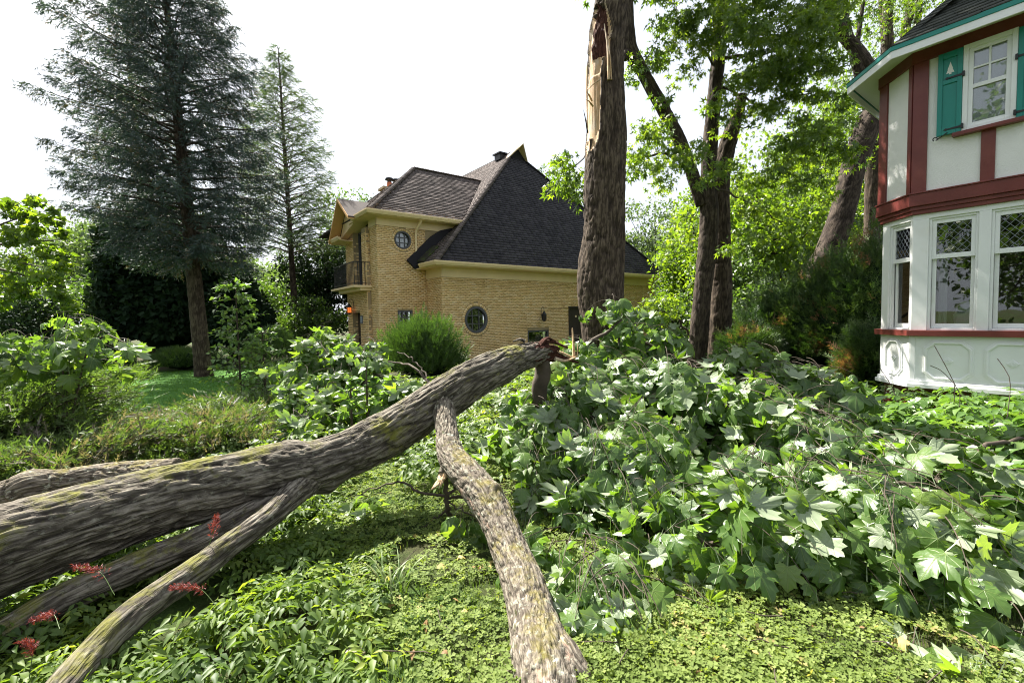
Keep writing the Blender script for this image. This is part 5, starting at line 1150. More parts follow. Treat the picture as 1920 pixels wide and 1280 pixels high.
def limb(rows, m, n, k, name='limb', **kw):
    V, F, A, I = barktube(rows, n, k, **kw); return mk(name, V, F, M[m], FT, smooth=True, attrs=A)
# the limb that props it up, running to the viewer's feet
limb(P4([(826, 728, 3.97, .11), (832, 765, 3.82, .092), (838, 810, 3.62, .086), (846, 855, 3.4, .104), (885, 900, 3.14, .112), (925, 958, 2.9, .110), (955, 1030, 2.65, .108), (983, 1100, 2.41, .114), (1002, 1175, 2.19, .122), (1015, 1235, 2.04, .150), (1030, 1330, 1.86, .17), (1040, 1460, 1.66, .16)]),
     'limb_bark', 380, 96, amp=.007, freq=30, stretch=4, wob=.07, seed=6.1, knobs=((1.28, 4.3, .06, .03), (1.3, 1.2, .07, .02), (3.2, .3, .06, .045), (3.24, 6.0, .07, .035), (3.5, 3.0, .08, .03)))
limb(P4([(1045, 1205, 2.07, .06), (1062, 1225, 2.0, .06), (1085, 1262, 1.93, .055), (1130, 1330, 1.84, .05), (1200, 1420, 1.7, .05)]), 'limb_bark', 90, 50, amp=.006, freq=50, name='limb_fork', knobs=((.05, 1.6, .05, .02),))
limb(P4([(985, 1235, 2.05, .06), (966, 1255, 2.0, .05), (950, 1275, 1.96, .045), (935, 1310, 1.9, .03)]), 'limb_bark', 60, 50, amp=.006, freq=50, name='limb_fork')
# two low limbs towards the lower left
limb(P4([(578, 900, 3.28, .105), (545, 930, 3.08, .082), (505, 968, 2.88, .072), (440, 1015, 2.66, .070), (370, 1068, 2.46, .072), (300, 1115, 2.27, .069), (235, 1165, 2.1, .070), (165, 1235, 1.93, .067), (80, 1330, 1.70, .064), (-60, 1460, 1.5, .06)]), 'log_bark', 240, 56, amp=.008, freq=24, stretch=8, seed=9.2, name='limb')
limb(P4([(545, 915, 3.28, .11), (480, 955, 3.05, .095), (400, 1000, 2.85, .088), (320, 1035, 2.7, .084), (230, 1072, 2.52, .082), (120, 1122, 2.35, .08), (20, 1180, 2.2, .078), (-120, 1260, 2.0, .075)]), 'log_bark', 240, 56, amp=.009, freq=22, stretch=8, seed=4.2, name='limb')
# stub lying behind the log at the left
limb(P4([(-220, 985, 2.730, 0.1092), (-60, 950, 2.814, 0.1050), (20, 928, 2.898, 0.0966), (62, 912, 2.940, 0.1050), (110, 905, 3.024, 0.0840), (200, 893, 3.150, 0.0882), (330, 890, 3.234, 0.1176)]), 'limb_bark', 220, 90, amp=.010, freq=36, seed=2.2, name='limb', knobs=((1.15, 1.5, 0.067, 0.0252),))
limb(P4([(838, 850, 3.421, 0.0543), (836, 872, 3.367, 0.0407), (830, 888, 3.330, 0.0326)]), 'limb_bark', 40, 40, amp=.006, name='limb_stub')
for pts, w in (([at(832, 885, 3.33), at(822, 903, 3.29), at(808, 918, 3.26)], .05), ([at(836, 885, 3.31), at(830, 900, 3.28), at(823, 916, 3.26)], .03)): shard(pts, w, .03, M['torn'], FT, seed=5)
# splinters at the torn tip
for k, (pts, w, th, m) in enumerate((([at(1076, 672, 4.978), at(1075, 645, 4.978), at(1073, 614, 4.959)], .085, .04, 'torn'), ([at(1082, 668, 4.978), at(1083, 655, 4.978), at(1084, 640, 4.978)], .02, .015, 'torn'), ([at(1000, 652, 4.796), at(1030, 640, 4.842), at(1065, 652, 4.887)], .10, .06, 'rot'), ([at(1020, 660, 4.842), at(1050, 668, 4.905), at(1085, 680, 4.978)], .14, .08, 'rot'),
        ([at(1030, 655, 4.842), at(1055, 662, 4.887), at(1078, 672, 4.932)], .07, .04, 'torn'), ([at(985, 640, 4.615), at(975, 636, 4.615), at(962, 640, 4.570)], .05, .04, 'log_bark'), ([at(1010, 650, 4.751), at(1025, 634, 4.796), at(1042, 640, 4.842)], .08, .05, 'rot'), ([at(1040, 672, 4.796), at(1060, 676, 4.842), at(1082, 668, 4.887)], .06, .04, 'torn'))):
    shard(pts, w, th, M[m], FT, seed=10 + k)
# branches inside the crown
BR = [[(1012, 668, 4.8, .07), (1018, 690, 4.85, .09), (1010, 750, 4.9, .085), (1000, 800, 5.0, .075), (985, 860, 4.7, .06)],
      [(1012, 730, 5.2, .05), (1040, 765, 5.0, .04), (1100, 775, 4.9, .03), (1190, 800, 4.7, .02), (1290, 790, 4.5, .01)],
      [(995, 830, 4.9, .06), (1060, 850, 4.6, .045), (1150, 880, 4.1, .035), (1270, 935, 3.6, .025), (1400, 975, 3.2, .016), (1520, 1010, 3.0, .008)],
      [(1238, 985, 3.0, .012), (1250, 965, 3.05, .018), (1285, 950, 3.1, .02), (1330, 948, 3.1, .016), (1420, 930, 3.1, .01)],
      [(1000, 850, 4.7, .05), (1090, 860, 4.6, .04), (1140, 845, 4.5, .03), (1260, 830, 4.4, .02)],
      [(1290, 1030, 2.9, .02), (1360, 1020, 2.85, .016), (1450, 1040, 2.8, .012), (1600, 1060, 2.7, .01), (1760, 1062, 2.6, .008)],
      [(1660, 995, 2.9, .016), (1720, 990, 2.85, .018), (1800, 1000, 2.8, .012), (1880, 1010, 2.8, .008)],
      [(1680, 905, 2.9, .010), (1760, 930, 2.8, .014), (1840, 975, 2.7, .012), (1930, 1010, 2.6, .012)],
      [(1757, 935, 2.95, .014), (1760, 905, 3.0, .016), (1764, 885, 3.05, .012)], [(1810, 850, 3.6, .014), (1860, 835, 3.7, .018), (1915, 822, 3.8, .016), (1960, 810, 3.9, .01)],
      [(1700, 1180, 2.3, .006), (1780, 1185, 2.2, .008), (1830, 1205, 2.1, .01), (1960, 1285, 1.9, .014), (2050, 1340, 1.8, .014)],
      [(1100, 1100, 2.6, .004), (1150, 1140, 2.45, .006), (1190, 1200, 2.3, .006), (1215, 1170, 2.35, .004)],
      [(1090, 790, 4.8, .03), (1080, 840, 4.6, .03), (1075, 900, 4.3, .025)], [(1480, 900, 3.2, .008), (1470, 950, 3.1, .014), (1474, 985, 3.05, .008)], [(1200, 640, 5.8, .02), (1260, 660, 5.7, .02), (1330, 690, 5.6, .015), (1420, 700, 5.5, .01)],
      [(1020, 705, 5.3, .04), (1080, 660, 5.6, .03), (1150, 615, 5.8, .02), (1165, 590, 5.9, .006)], [(1100, 740, 5.3, .03), (1250, 700, 5.5, .025), (1370, 670, 5.7, .01)], [(1300, 870, 4, .02), (1450, 830, 4.1, .02), (1600, 790, 4.4, .012)]]
for rows in BR:
    a = P4(rows); n = 16; s = spline(a, n); s[1:-1, :3] += rng.normal(0, .012, (n - 2, 3)); V, q = tube(s[:, :3], np.maximum(s[:, 3], .003), 7)
    mk('branch', V, [q], M['twig'], FT, smooth=True)
for rows in ([(834, 880, 3.38, .020), (838, 925, 3.42, .018), (840, 972, 3.5, .018)], [(838, 930, 3.52, .012), (790, 920, 3.6, .010), (740, 905, 3.75, .008), (680, 925, 3.75, .004)], [(838, 932, 3.5, .010), (870, 932, 3.4, .012), (905, 935, 3.3, .012)], [(838, 955, 3.5, .008), (810, 975, 3.45, .006), (790, 990, 3.4, .004)], [(842, 925, 3.5, .012), (858, 905, 3.5, .01), (868, 893, 3.5, .006)],
             [(840, 940, 3.5, .008), (880, 965, 3.4, .006), (925, 985, 3.3, .004)], [(808, 722, 3.95, .016), (785, 695, 4.1, .012), (760, 684, 4.3, .01), (728, 678, 4.5, .006)], [(800, 706, 4.0, .008), (775, 672, 4.15, .006), (745, 660, 4.3, .004)], [(1130, 845, 4.1, .02), (1190, 888, 3.9, .028), (1230, 912, 3.75, .02), (1290, 945, 3.6, .012)]):
    s = spline(P4(rows), 14); s[1:-1, :3] += rng.normal(0, .008, (12, 3)); V, q = tube(s[:, :3], np.maximum(s[:, 3], .003), 7); mk('branch', V, [q], M['twig'], FT, smooth=True)
shard([at(1136, 850, 3.95), at(1165, 870, 3.85), at(1196, 890, 3.78)], .07, .02, M['torn'], FT, seed=44); 

# leafy sprays heaped on the ground
HP = np.array([(1.4, 6.0, 1.5), (1.0, 5.5, 1.18), (.75, 5.2, 1.0), (2.0, 5.8, 1.04), (2.9, 5.9, 1.02), (3.6, 5.8, .84), (4.5, 5.9, .55), (1.4, 3.0, .52), (2.2, 2.9, .50), (2.9, 2.9, .50), (.55, 4.0, .72), (2, 4.4, .86), (3.2, 4.2, .72), (1.2, 4.0, .75), (.5, 2.9, .25), (.45, 2.4, .20), (.95, 2.35, .22), (1.4, 2.55, .2), (2.0, 2.45, .22), (2.8, 2.4, .35), (3.6, 3.2, .45), (4.2, 4.4, .5), (2.3, 3.6, .72), (3.0, 3.5, .66), (.3, 3.5, .35), (.15, 4.2, .5), (1.0, 3.4, .6)])
def heap(x, y):
    x = np.asarray(x)[:, None]; y = np.asarray(y)[:, None]; w = 1 / ((x - HP[:, 0]) ** 2 + (y - HP[:, 1]) ** 2 + .03) ** 1.6
    return (w * HP[:, 2]).sum(1) / w.sum(1)
def in_heap(x, y):
    front = np.interp(x, [.05, .2, .35, .6, 1.0, 1.4, 1.9, 2.5, 3.2, 4.5], [4.3, 3.3, 2.45, 2.3, 2.4, 2.65, 2.5, 2.45, 2.75, 3.9])
    back = np.interp(x, [.05, .6, 1.2, 2, 3, 4, 5], [5.2, 5.6, 6.2, 6.4, 6.4, 6.2, 6.1]); right = np.interp(y, [2.3, 3, 3.4, 4.2, 5, 6.5], [3.1, 3.3, 2.95, 3.05, 3.5, 4.6])
    return (y > front) & (y < back) & (x > .08) & (x < right)
LP, LD, LN, LS, LT = [], [], [], [], []; tw = TB()
def spray(p, az, L, drop, nl, size, tint, arch=.04, lift=.0):
    """a drooping shoot; leaves hang from it on long stalks"""
    h = np.array([math.cos(az), math.sin(az), 0.]); s = np.linspace(0, 1, 7); B = p + h * (s * L)[:, None] + np.array([0, 0, 1.]) * ((arch * np.sin(s * 2.4) - drop * s ** 2) * L + lift)[:, None]
    tw.add(B, np.linspace(.004, .0018, 7), 3); sd = np.array([-h[1], h[0], 0])
    for i in range(nl):
        f = .25 + .75 * (i + .5) / nl; k = min(int(f * 6), 5); q = B[k] + (B[k + 1] - B[k]) * (f * 6 - k); sg = 1 if i % 2 else -1
        d = h * random.uniform(.1, .8) + sd * sg * random.uniform(.2, .9) + np.array([0, 0, -random.uniform(.45, 1.9)]); d /= np.linalg.norm(d)
        n = h * random.uniform(.1, .8) + np.array([0, 0, random.uniform(.3, .9)]) + sd * sg * .3 + rng.normal(0, .28, 3)
        if random.random() < .17: n = -n
        sz = size * random.uniform(.55, 1.15); LP.append(q + d * sz * .5); LD.append(d); LN.append(n); LS.append(sz); LT.append(tint + random.gauss(0, .16))
cnt = 0
while cnt < 960:
    x, y = rng.uniform(.05, 5.0), rng.uniform(2.25, 6.4)
    if not in_heap(np.array([x]), np.array([y]))[0]: continue
    g = noise(np.array([[x * 1.7, y * 1.7, 3.3]]))[0]
    if y < 3.6 and g < -.12 and random.random() < .85: continue
    if 1.35 < x < 2.6 and 2.7 < y < 3.1 and random.random() < .6: continue
    nn_ = noise(np.array([[x * 1.5, y * 1.5, 6.6]]))[0] + .5 * noise(np.array([[x * 3.6, y * 3.6, 2.6]]))[0]
    if nn_ < -.2 and random.random() < .8: continue
    T = heap([x], [y])[0] * (1 + .6 * nn_); u = 1 - random.random() ** 2.2 * .85; z = max(.06, T * u)
    az = random.gauss(-1.5, 1.1); spray(np.array([x, y, z + gz(x, y)]), az, random.uniform(.22, .5), random.uniform(.3, .8), random.randint(4, 7), .19, random.uniform(.2, .75)); cnt += 1
# hand placed shoots that stand out in the photograph
for px, py, Y, az, L, nl, sz in ((1160, 598, 5.9, -1.2, .35, 6, .18), (1150, 580, 5.9, -2.2, .25, 4, .16), (1180, 610, 5.8, -.6, .4, 6, .18), (1215, 615, 5.8, -.3, .4, 6, .18), (1375, 665, 5.7, .3, .35, 6, .18), (1380, 650, 5.7, -1.5, .3, 5, .16), (1400, 690, 5.5, -1.3, .4, 6, .2),
    (1385, 712, 4.9, -1.2, .3, 4, .2), (1440, 740, 4.7, -1.3, .35, 5, .2), (1335, 870, 3.0, -1.4, .3, 5, .2), (1360, 880, 2.95, -1.1, .3, 5, .21), (1450, 895, 2.9, -.8, .35, 6, .2), (1510, 930, 2.85, -1.5, .3, 5, .2), (1590, 890, 2.9, -1.6, .3, 4, .2), (1600, 960, 2.75, -1.4, .3, 5, .2), (1700, 905, 2.8, -1.2, .35, 5, .21), (1780, 960, 2.6, -1.5, .3, 5, .22), (1840, 930, 2.7, -.9, .3, 5, .2), (1790, 840, 3.2, -1.2, .3, 4, .2), (1890, 880, 2.9, -1.2, .3, 5, .2),
    (1690, 1080, 2.5, -1.6, .25, 4, .2), (1600, 1100, 2.55, -1.2, .25, 4, .2), (1850, 1060, 2.5, -1.4, .3, 5, .2), (1480, 1040, 2.75, -1.5, .25, 4, .19), (1290, 1020, 2.85, -1.5, .3, 5, .18), (1215, 1000, 2.95, -1.8, .3, 5, .18), (1050, 1030, 2.8, -1.7, .3, 5, .18), (1010, 960, 3.1, -2, .3, 5, .18),
    (1100, 1080, 2.55, -1.7, .2, 3, .17), (1150, 1120, 2.4, -1.5, .25, 4, .18), (1200, 1150, 2.32, -1.2, .22, 4, .19), (1290, 1100, 2.5, -1.3, .2, 3, .16), (1720, 1175, 2.15, -2.4, .2, 4, .17), (1800, 1180, 2.1, -1.8, .28, 5, .19), (1880, 1120, 2.15, -2.0, .25, 4, .2), (1900, 1180, 2.0, -1.8, .3, 6, .18),
    (1840, 1240, 1.95, -2.4, .22, 4, .17), (690, 930, 3.75, 3.4, .25, 5, .13), (725, 925, 3.7, 3.8, .25, 5, .13), (900, 960, 3.3, -2, .2, 4, .16), (870, 945, 3.3, -1.6, .2, 3, .16), (960, 905, 3.6, -.5, .25, 4, .16), (1060, 700, 5.2, -1.5, .3, 5, .18), (1040, 720, 5.1, -1.2, .3, 5, .18), (1000, 715, 5.1, -1.8, .25, 4, .16)):
    spray(at(px, py, Y), az, L, .5, nl, sz, random.uniform(.3, .8), arch=.2)
LP, LD, LN, LS, LT = map(np.array, (LP, LD, LN, LS, LT))
LP[:, 2] = np.maximum(LP[:, 2], ground_z(LP[:, 0], LP[:, 1]) + .03)
o = tw.build('twigs', M['twig'], FT); o['kind'] = 'stuff'
Rm = rot_from(LD, LN); v_ = LP - EYE; dist = np.linalg.norm(v_, axis=1); fac = np.abs((Rm[:, :, 2] * v_).sum(1)) / dist; zz = v_ @ _F; ux = v_ @ _R / zz * F_PX; uy = v_ @ _U / zz * F_PX
vis = (np.abs(ux) < 960) & (np.abs(uy) < 640) & (zz > .5); topish = LP[:, 2] > heap(LP[:, 0], LP[:, 1]) * .75
score = np.where(vis & (topish | (dist < 2.9)), LS ** 2 / dist ** 2 * (.2 + fac), 0); big = np.argsort(-score)[:300]; isb = np.zeros(len(LP), bool); isb[big] = True
meshes = {}
for i in big:
    k = (random.randrange(5), int(np.clip(LT[i], 0, .99) * 5))
    if k not in meshes:
        bv, bf = MAPLE[k[0]]; o = mk('leaf', bv, bf, M['maple_near'], None, attrs={'rnd': np.full(len(bv), (k[1] + .5) / 5), 'lc': bv}); meshes[k] = o.data
    else: o = bpy.data.objects.new('leaf', meshes[k]); col.objects.link(o)
    o.parent = FT; s = LS[i]; r = Rm[i] * s; p = LP[i] - BASE[FT.name]
    o.matrix_basis = Matrix(((*r[0], p[0]), (*r[1], p[1]), (*r[2], p[2]), (0, 0, 0, 1)))
for nm, q, bs in (('leaves', ~isb & (dist < 4.0), MAPLE), ('leaves', ~isb & (dist >= 4.0), MAPLE_MID)):
    V, F, A = scatter(bs, LP[q], Rm[q], LS[q], np.clip(LT[q], 0, 1)); o = mk(nm, V, [F], M['maple_near'], FT, attrs=A); o['kind'] = 'stuff'

# more of the torn crown on the far side of the log
def leafy_branch(label, spots, n, size, az0, mname='maple_near', name='torn_branch', base=MAPLE_MID, group=None):
    global LP, LD, LN, LS, LT, tw
    LP, LD, LN, LS, LT = [], [], [], [], []; tw = TB()
    C = np.array([at(px, py, Y) for px, py, Y, r in spots]); R = [r for *_, r in spots]; c0 = C.mean(0); g = gz(c0[0], c0[1])
    t = thing(name, label, 'branch', (c0[0], c0[1], g), group)
    tt = TB()
    for c, r in list(zip(C, R))[::3]: tt.add(spline([(c0[0], c0[1], g + .1), (c + c0) / 2 + [0, 0, .05], c], 8), np.linspace(.014, .006, 8), 5)
    o = tt.build('branches', M['twig'], t); o['kind'] = 'stuff'
    w = np.array(R) ** 2; w /= w.sum()
    for _ in range(n):
        k = rng.choice(len(C), p=w); p = C[k] + rand_dirs(1)[0] * R[k] * random.random() ** .4 * [1, 1, .7]
        p[2] = max(p[2], g + .08); spray(p, random.gauss(az0, 1.1), random.uniform(.2, .4), random.uniform(.2, .6), random.randint(4, 7), size, random.uniform(.25, .9))
    a, b, c, d, e = map(np.array, (LP, LD, LN, LS, LT))
    o = tw.build('twigs', M['twig'], t); o['kind'] = 'stuff'
    V, F, A = scatter(base, a, rot_from(b, c), d, np.clip(e, 0, 1)); o = mk('leaves', V, [F], M[mname], t, attrs=A); o['kind'] = 'stuff'
    return t
leafy_branch('heap of torn maple branches beyond the log, left of the round cedar bush', [(620, 640, 7.2, .3), (600, 680, 7, .45), (660, 660, 7, .4), (700, 690, 6.8, .4), (650, 720, 6.6, .5), (580, 720, 6.6, .35), (740, 720, 6.4, .3), (700, 750, 6.2, .35), (620, 610, 7.4, .12), (590, 640, 7.2, .18), (760, 700, 6.2, .15), (690, 640, 7.1, .2), (600, 770, 6, .4), (540, 780, 5.8, .3), (510, 790, 5.6, .3)], 240, .175, -1.5)
leafy_branch('maple branch with bright leaves at the left edge, above the junipers', [(20, 640, 5.2, .3), (60, 660, 5.2, .3), (110, 625, 5.2, .22), (130, 590, 5.2, .12), (150, 640, 5.1, .2), (200, 630, 5.0, .14), (240, 645, 4.9, .12), (0, 690, 5.4, .3), (50, 695, 5.4, .2), (160, 665, 5.3, .14), (-60, 650, 5.4, .4), (255, 655, 4.9, .08)], 60, .16, -.6, base=MAPLE)

# ------------------------------------------------------------------ undergrowth
def sapling(label, px, py, Y, htop, spread, n, m, size, name='sapling', lean=0., bases=WIDE6):
    b = at(px, py, Y); x, y = b[0], b[1]; g = gz(x, y); t = thing(name, label, 'sapling', (x, y, g))
    tb = TB(); top = np.array([x + lean, y, htop]); S = spline([(x, y, g), (x + lean * .4, y, (g + htop) / 2), top], 14); tb.add(S, np.linspace(.022, .006, 14), 6); P = []; D = []
    for i in range(n):
        u = .12 + .88 * (i + random.random()) / n; p = S[int(u * 13)]; a = random.uniform(0, 6.28); L = spread * (1.15 - .8 * u) * random.uniform(.6, 1.2); d = np.array([math.cos(a), math.sin(a), random.uniform(.1, .7)])
        s = np.linspace(0, 1, 6); B = p + d * (s * L)[:, None] + np.array([0, 0, -.25]) * (s ** 2 * L)[:, None]; tb.add(B, np.linspace(.006, .002, 6), 3)
        for f in np.linspace(.2, 1, 9):
            k = min(int(f * 5), 4); P.append(B[k] + (B[k + 1] - B[k]) * (f * 5 - k)); D.append(d + rng.normal(0, .7, 3) + [0, 0, -.2])
    o = tb.build('stems', M['twig'], t); P = np.array(P); D = np.array(D); nn = len(P)
    V, F, A = scatter(bases, P, rot_from(D, rng.normal(0, .5, (nn, 3)) + [0, 0, 1]), size * rng.uniform(.6, 1.2, nn)); o = mk('leaves', V, [F], M[m], t, attrs=A); o['kind'] = 'stuff'
sapling('tall slim sapling with pale round leaves at the lawn edge', 455, 800, 7.6, 2.35, .62, 130, 'pale_leaf', .085)
sapling('second pale leaved sapling close right of the taller one', 500, 790, 7.4, 1.55, .6, 70, 'pale_leaf', .085)
sapling('young shoot with pointed green leaves just behind the log', 660, 800, 5.6, .95, .2, 14, 'pale_leaf', .12, name='young_shoot'); sapling('young shoot beside the first, behind the log bend', 690, 790, 5.7, 1.1, .2, 16, 'pale_leaf', .12, name='young_shoot')
def compound_plants(name, label, cat, region, n, hfun, m, leafl, nleaf, kind='stuff', L=.16, bases=OVATE, tilt=.5, cluster=1.4, thr=-.5, stems=True):
    """many stalks, each ending in a compound leaf of several leaflets"""
    P, D, Nn, T = [], [], [], []; tb = TB(); c = 0
    while c < n:
        x, y = region(); g = gz(x, y)
        if noise(np.array([[x * cluster, y * cluster, 1.3]]))[0] < thr: continue
        h = hfun(x, y) * random.uniform(.45, 1.1); a = random.uniform(0, 6.28); hd = np.array([math.cos(a), math.sin(a), 0.]); q = np.array([x, y, g]); top = q + hd * h * .4 + np.array([0, 0, h]); c += 1
        if stems: tb.add(np.array([q, (q + top) / 2 + [0, 0, h * .12], top]), [.0035, .003, .002], 3)
        ax = hd * 1. + np.array([0, 0, random.uniform(-.5, .15)]); ax /= np.linalg.norm(ax); sd = np.array([-hd[1], hd[0], 0]); tint = .45 + .5 * noise(np.array([[x * 2.5, y * 2.5, 9.]]))[0] + random.gauss(0, .12)
        nr = np.cross(ax, sd); nr = nr if nr[2] > 0 else -nr
        for k in range(nleaf):
            f = (k // 2) / max(1, (nleaf - 1) // 2); last = k == nleaf - 1
            sg = 0 if last else (1 if k % 2 else -1); P.append(top + ax * L * (f if not last else 1.05)); D.append(ax * (1 if last else .55) + sd * sg + rng.normal(0, .12, 3) - np.array([0, 0, .15])); Nn.append(nr + rng.normal(0, tilt * .5, 3)); T.append(tint + random.gauss(0, .08))
    P, D, Nn, T = map(np.array, (P, D, Nn, T)); nn = len(P)
    V, F, A = scatter(bases, P, rot_from(D, Nn), leafl * rng.uniform(.65, 1.2, nn), np.clip(T, 0, 1))
    if kind == 'stuff':
        o = mk(name, V, [F], M[m], None, attrs=A); tag(o, label, cat, kind='stuff')
        if stems: tb.build('stems', M['twig'], o)
        return o
def edge_x(y): return np.interp(y, [1.5, 2.0, 2.5, 2.85, 3.4, 4.2], [-.62, -.70, -.78, -.92, -1.22, -1.6])
def reg_left():
    while True:
        y = random.uniform(1.35, 4.6); x = random.uniform(-4.2, float(edge_x(y)) + random.gauss(0, .12))
        return x, y
compound_plants('astilbe_foliage', 'lush green leaves of astilbe covering the ground under the log at lower left', 'ground cover', reg_left, 5200, lambda x, y: (.13 if x < edge_x(y) - .25 else .07) * (1 + .9 * noise(np.array([[x * 2, y * 2, 2.]]))[0]), 'cover_leaf', .062, 7, L=.09, bases=LANCE, tilt=.8, stems=False)
def reg_mid():
    return random.uniform(-3.4, .4), random.uniform(4.0, 7.5)
compound_plants('ground_cover', 'mixed leafy ground cover in the shade behind the log', 'ground cover', reg_mid, 1500, lambda x, y: .28, 'cover_leaf', .075, 5, bases=WIDE6, L=.1, thr=-.25, stems=False)
def reg_right():
    while True:
        y = random.uniform(2.9, 6.6); x = random.uniform(2.9, 7.4)
        if x > np.interp(y, [2.9, 3.5, 4.5, 5.5, 6.6], [2.9, 2.8, 3.1, 3.6, 4.0]) and x < np.interp(y, [2.9, 5.0, 5.6, 6.6], [7.4, 6.6, 6.1, 5.5]): return x, y
compound_plants('leafy_ground_cover', 'pale green compound leaves spreading in front of the bay house', 'ground cover', reg_right, 1800, lambda x, y: .40 + .05 * math.sin(3 * x) + .06 * (y > 5.0) - .24 * (x < 5.5 and y > 5.3), 'pale_leaf', .115, 5, L=.13, tilt=.7, thr=-.9, bases=WIDE6)
def reg_back(): return random.uniform(1.5, 6.2), random.uniform(6.2, 9.0)
compound_plants('ground_cover', 'shaded leafy ground cover before the cedar hedge', 'ground cover', reg_back, 1100, lambda x, y: .4, 'wood_leaf', .10, 5, bases=LEAF2, L=.12, stems=False)
def reg_house(): return random.uniform(-3.0, 4.5), random.uniform(7.2, 14.5)
compound_plants('ground_cover', 'leafy ground cover in front of the brick house wall', 'ground cover', reg_house, 2200, lambda x, y: .35, 'cover_leaf', .13, 5, bases=LEAF2, L=.15, stems=False, thr=-.9)
def reg_far():
    while True:
        x, y = random.uniform(-6.5, -2.4), random.uniform(6.3, 9.5)
        if x > -.58 * y: return x, y
compound_plants('ground_cover', 'bright leafy undergrowth between the junipers and the lawn', 'ground cover', reg_far, 1200, lambda x, y: .4, 'pale_leaf', .08, 5, bases=LEAF2, L=.1, stems=False)

# clover and grass
def clover_base(seed):
    q = random.Random(seed); V = []; F = []
    for k in range(3):
        a = k * 2.094 + q.uniform(-.2, .2); c, s = math.cos(a), math.sin(a); i = len(V); z = q.uniform(.0, .25)
        pts = [(0, 0, 0), (.42, .30, .05 + z), (.66, 0, z - .04), (.42, -.30, .05 + z)]
        V += [(c * x - s * y, s * x + c * y, zz) for x, y, zz in pts]; F += [(i, i + 2, i + 1), (i, i + 3, i + 2)]
    return np.array(V), np.array(F)
CLOV = [clover_base(k) for k in range(4)]
n = 41000; y = 1.45 + 3.6 * rng.random(n) ** 1.5; x = -1.9 + 5.6 * rng.random(n); x = np.where(x < edge_x(y) - .15, x + 2.2, x)
ok = (np.abs(x) < (y * 1.2 + .3)) & (noise(np.stack([x * 2.2, y * 2.2, 0 * x], -1)) > -.38); x, y = x[ok], y[ok]; n = len(x)
hh = .035 + .03 * noise(np.stack([x * 5, y * 5, 0 * x + 4], -1)) + .02 * rng.random(n); P = np.stack([x, y, ground_z(x, y) + np.maximum(hh, .008)], -1)
nr = rng.normal(0, .38, (n, 3)) + [0, 0, 1]; tint = np.clip(.5 + .35 * noise(np.stack([x * 3, y * 3, 0 * x + 8], -1)) + rng.normal(0, .2, n), 0, 1)
V, F, A = scatter(CLOV, P, rot_from(rand_dirs(n) * [1, 1, .1], nr), .029 * rng.uniform(.55, 1.35, n), tint)
tag(mk('clover', V, [F], M['clover'], attrs=A), 'sunlit clover carpet around the propping limb', 'clover', kind='stuff')
def blades(name, label, n, xf, yf, h0, m='grass', w=.0035, bend=.5, ok=None, col_='grass'):
    x, y = xf(n), yf(n)
    if ok is not None: q = ok(x, y); x, y = x[q], y[q]
    n = len(x); h = h0 * rng.uniform(.35, 1.2, n); a = rng.uniform(0, 6.28, n); b = rng.uniform(0, 6.28, n); B = np.stack([x, y, ground_z(x, y)], -1); sd = np.stack([np.cos(a), np.sin(a), 0 * a], -1) * w; ld = np.stack([np.cos(b), np.sin(b), 0 * b], -1) * (h * bend * rng.uniform(.1, 1, n))[:, None]; up = np.array([0, 0, 1.]) * h[:, None]
    V = np.stack([B - sd, B + sd, B + ld * .3 + up * .6 - sd * .8, B + ld * .3 + up * .6 + sd * .8, B + ld + up * .92], 1).reshape(-1, 3)
    F = (np.array([(0, 1, 3), (0, 3, 2), (2, 3, 4)])[None] + (np.arange(n) * 5)[:, None, None]).reshape(-1, 3)
    tag(mk(name, V, [F], M[m], attrs={'rnd': np.repeat(rng.random(n), 5)}), label, col_, kind='stuff')
blades('grass', 'fine grass growing through the clover', 42000, lambda n: -1.7 + 5.6 * rng.random(n), lambda n: 1.45 + 3.6 * rng.random(n) ** 1.4, .055, ok=lambda x, y: (x > edge_x(y) - .2) & (noise(np.stack([x * 1.5, y * 1.5, 0 * x + 2], -1)) > -.25), w=.0016)
blades('lawn_grass', 'short bright grass of the mown lawn', 30000, lambda n: -16 + 12 * rng.random(n), lambda n: 7.1 + 9.9 * rng.random(n), .06, ok=lambda x, y: lawn_mask(x, y), w=.006, m='lawn_blade')
def tall_clump(name, label, px, py, Y, r, n, h, cat='grass clump', m='grass'):
    b = at(px, py, Y); t0 = b; x = b[0] + rng.normal(0, r * .5, n); y = b[1] + rng.normal(0, r * .4, n); V = []; F = []
    for i in range(n):
        a = random.uniform(0, 6.28); hh = h * random.uniform(.6, 1.1); o = np.array([math.cos(a), math.sin(a), 0.]); s = np.linspace(0, 1, 6); B = np.array([x[i], y[i], gz(x[i], y[i])]) + o * (s ** 1.6 * hh * .7)[:, None] + np.array([0, 0, 1.]) * ((s - .45 * s ** 3) * hh)[:, None]; sd = np.array([-o[1], o[0], 0]) * .008; k = len(V) * 1
        for j in range(6): V += [B[j] - sd * (1 - s[j] * .95), B[j] + sd * (1 - s[j] * .95)]
        F += [(k + 2 * j, k + 2 * j + 1, k + 2 * j + 3, k + 2 * j + 2) for j in range(5)]
    o = mk(name, np.array(V), np.array(F), M[m], attrs={'rnd': np.repeat(rng.random(n), 12)}); tag(o, label, cat)
tall_clump('grass_clump', 'arching long bladed grass clump behind the leaf heap, before the hedge', 1430, 760, 7.0, .5, 260, .85); tall_clump('grass_clump', 'second arching grass clump further right, before the hedge', 1530, 760, 7.1, .5, 260, .75)
tall_clump('grass_tuft', 'wiry tuft of long grass at the edge of the clover', 735, 1130, 2.6, .12, 40, .3)
tall_clump('dry_tuft', 'brown dried stems sticking up before the bay house foundation', 1690, 800, 5.6, .08, 60, .5, 'dry plant', 'juniper')

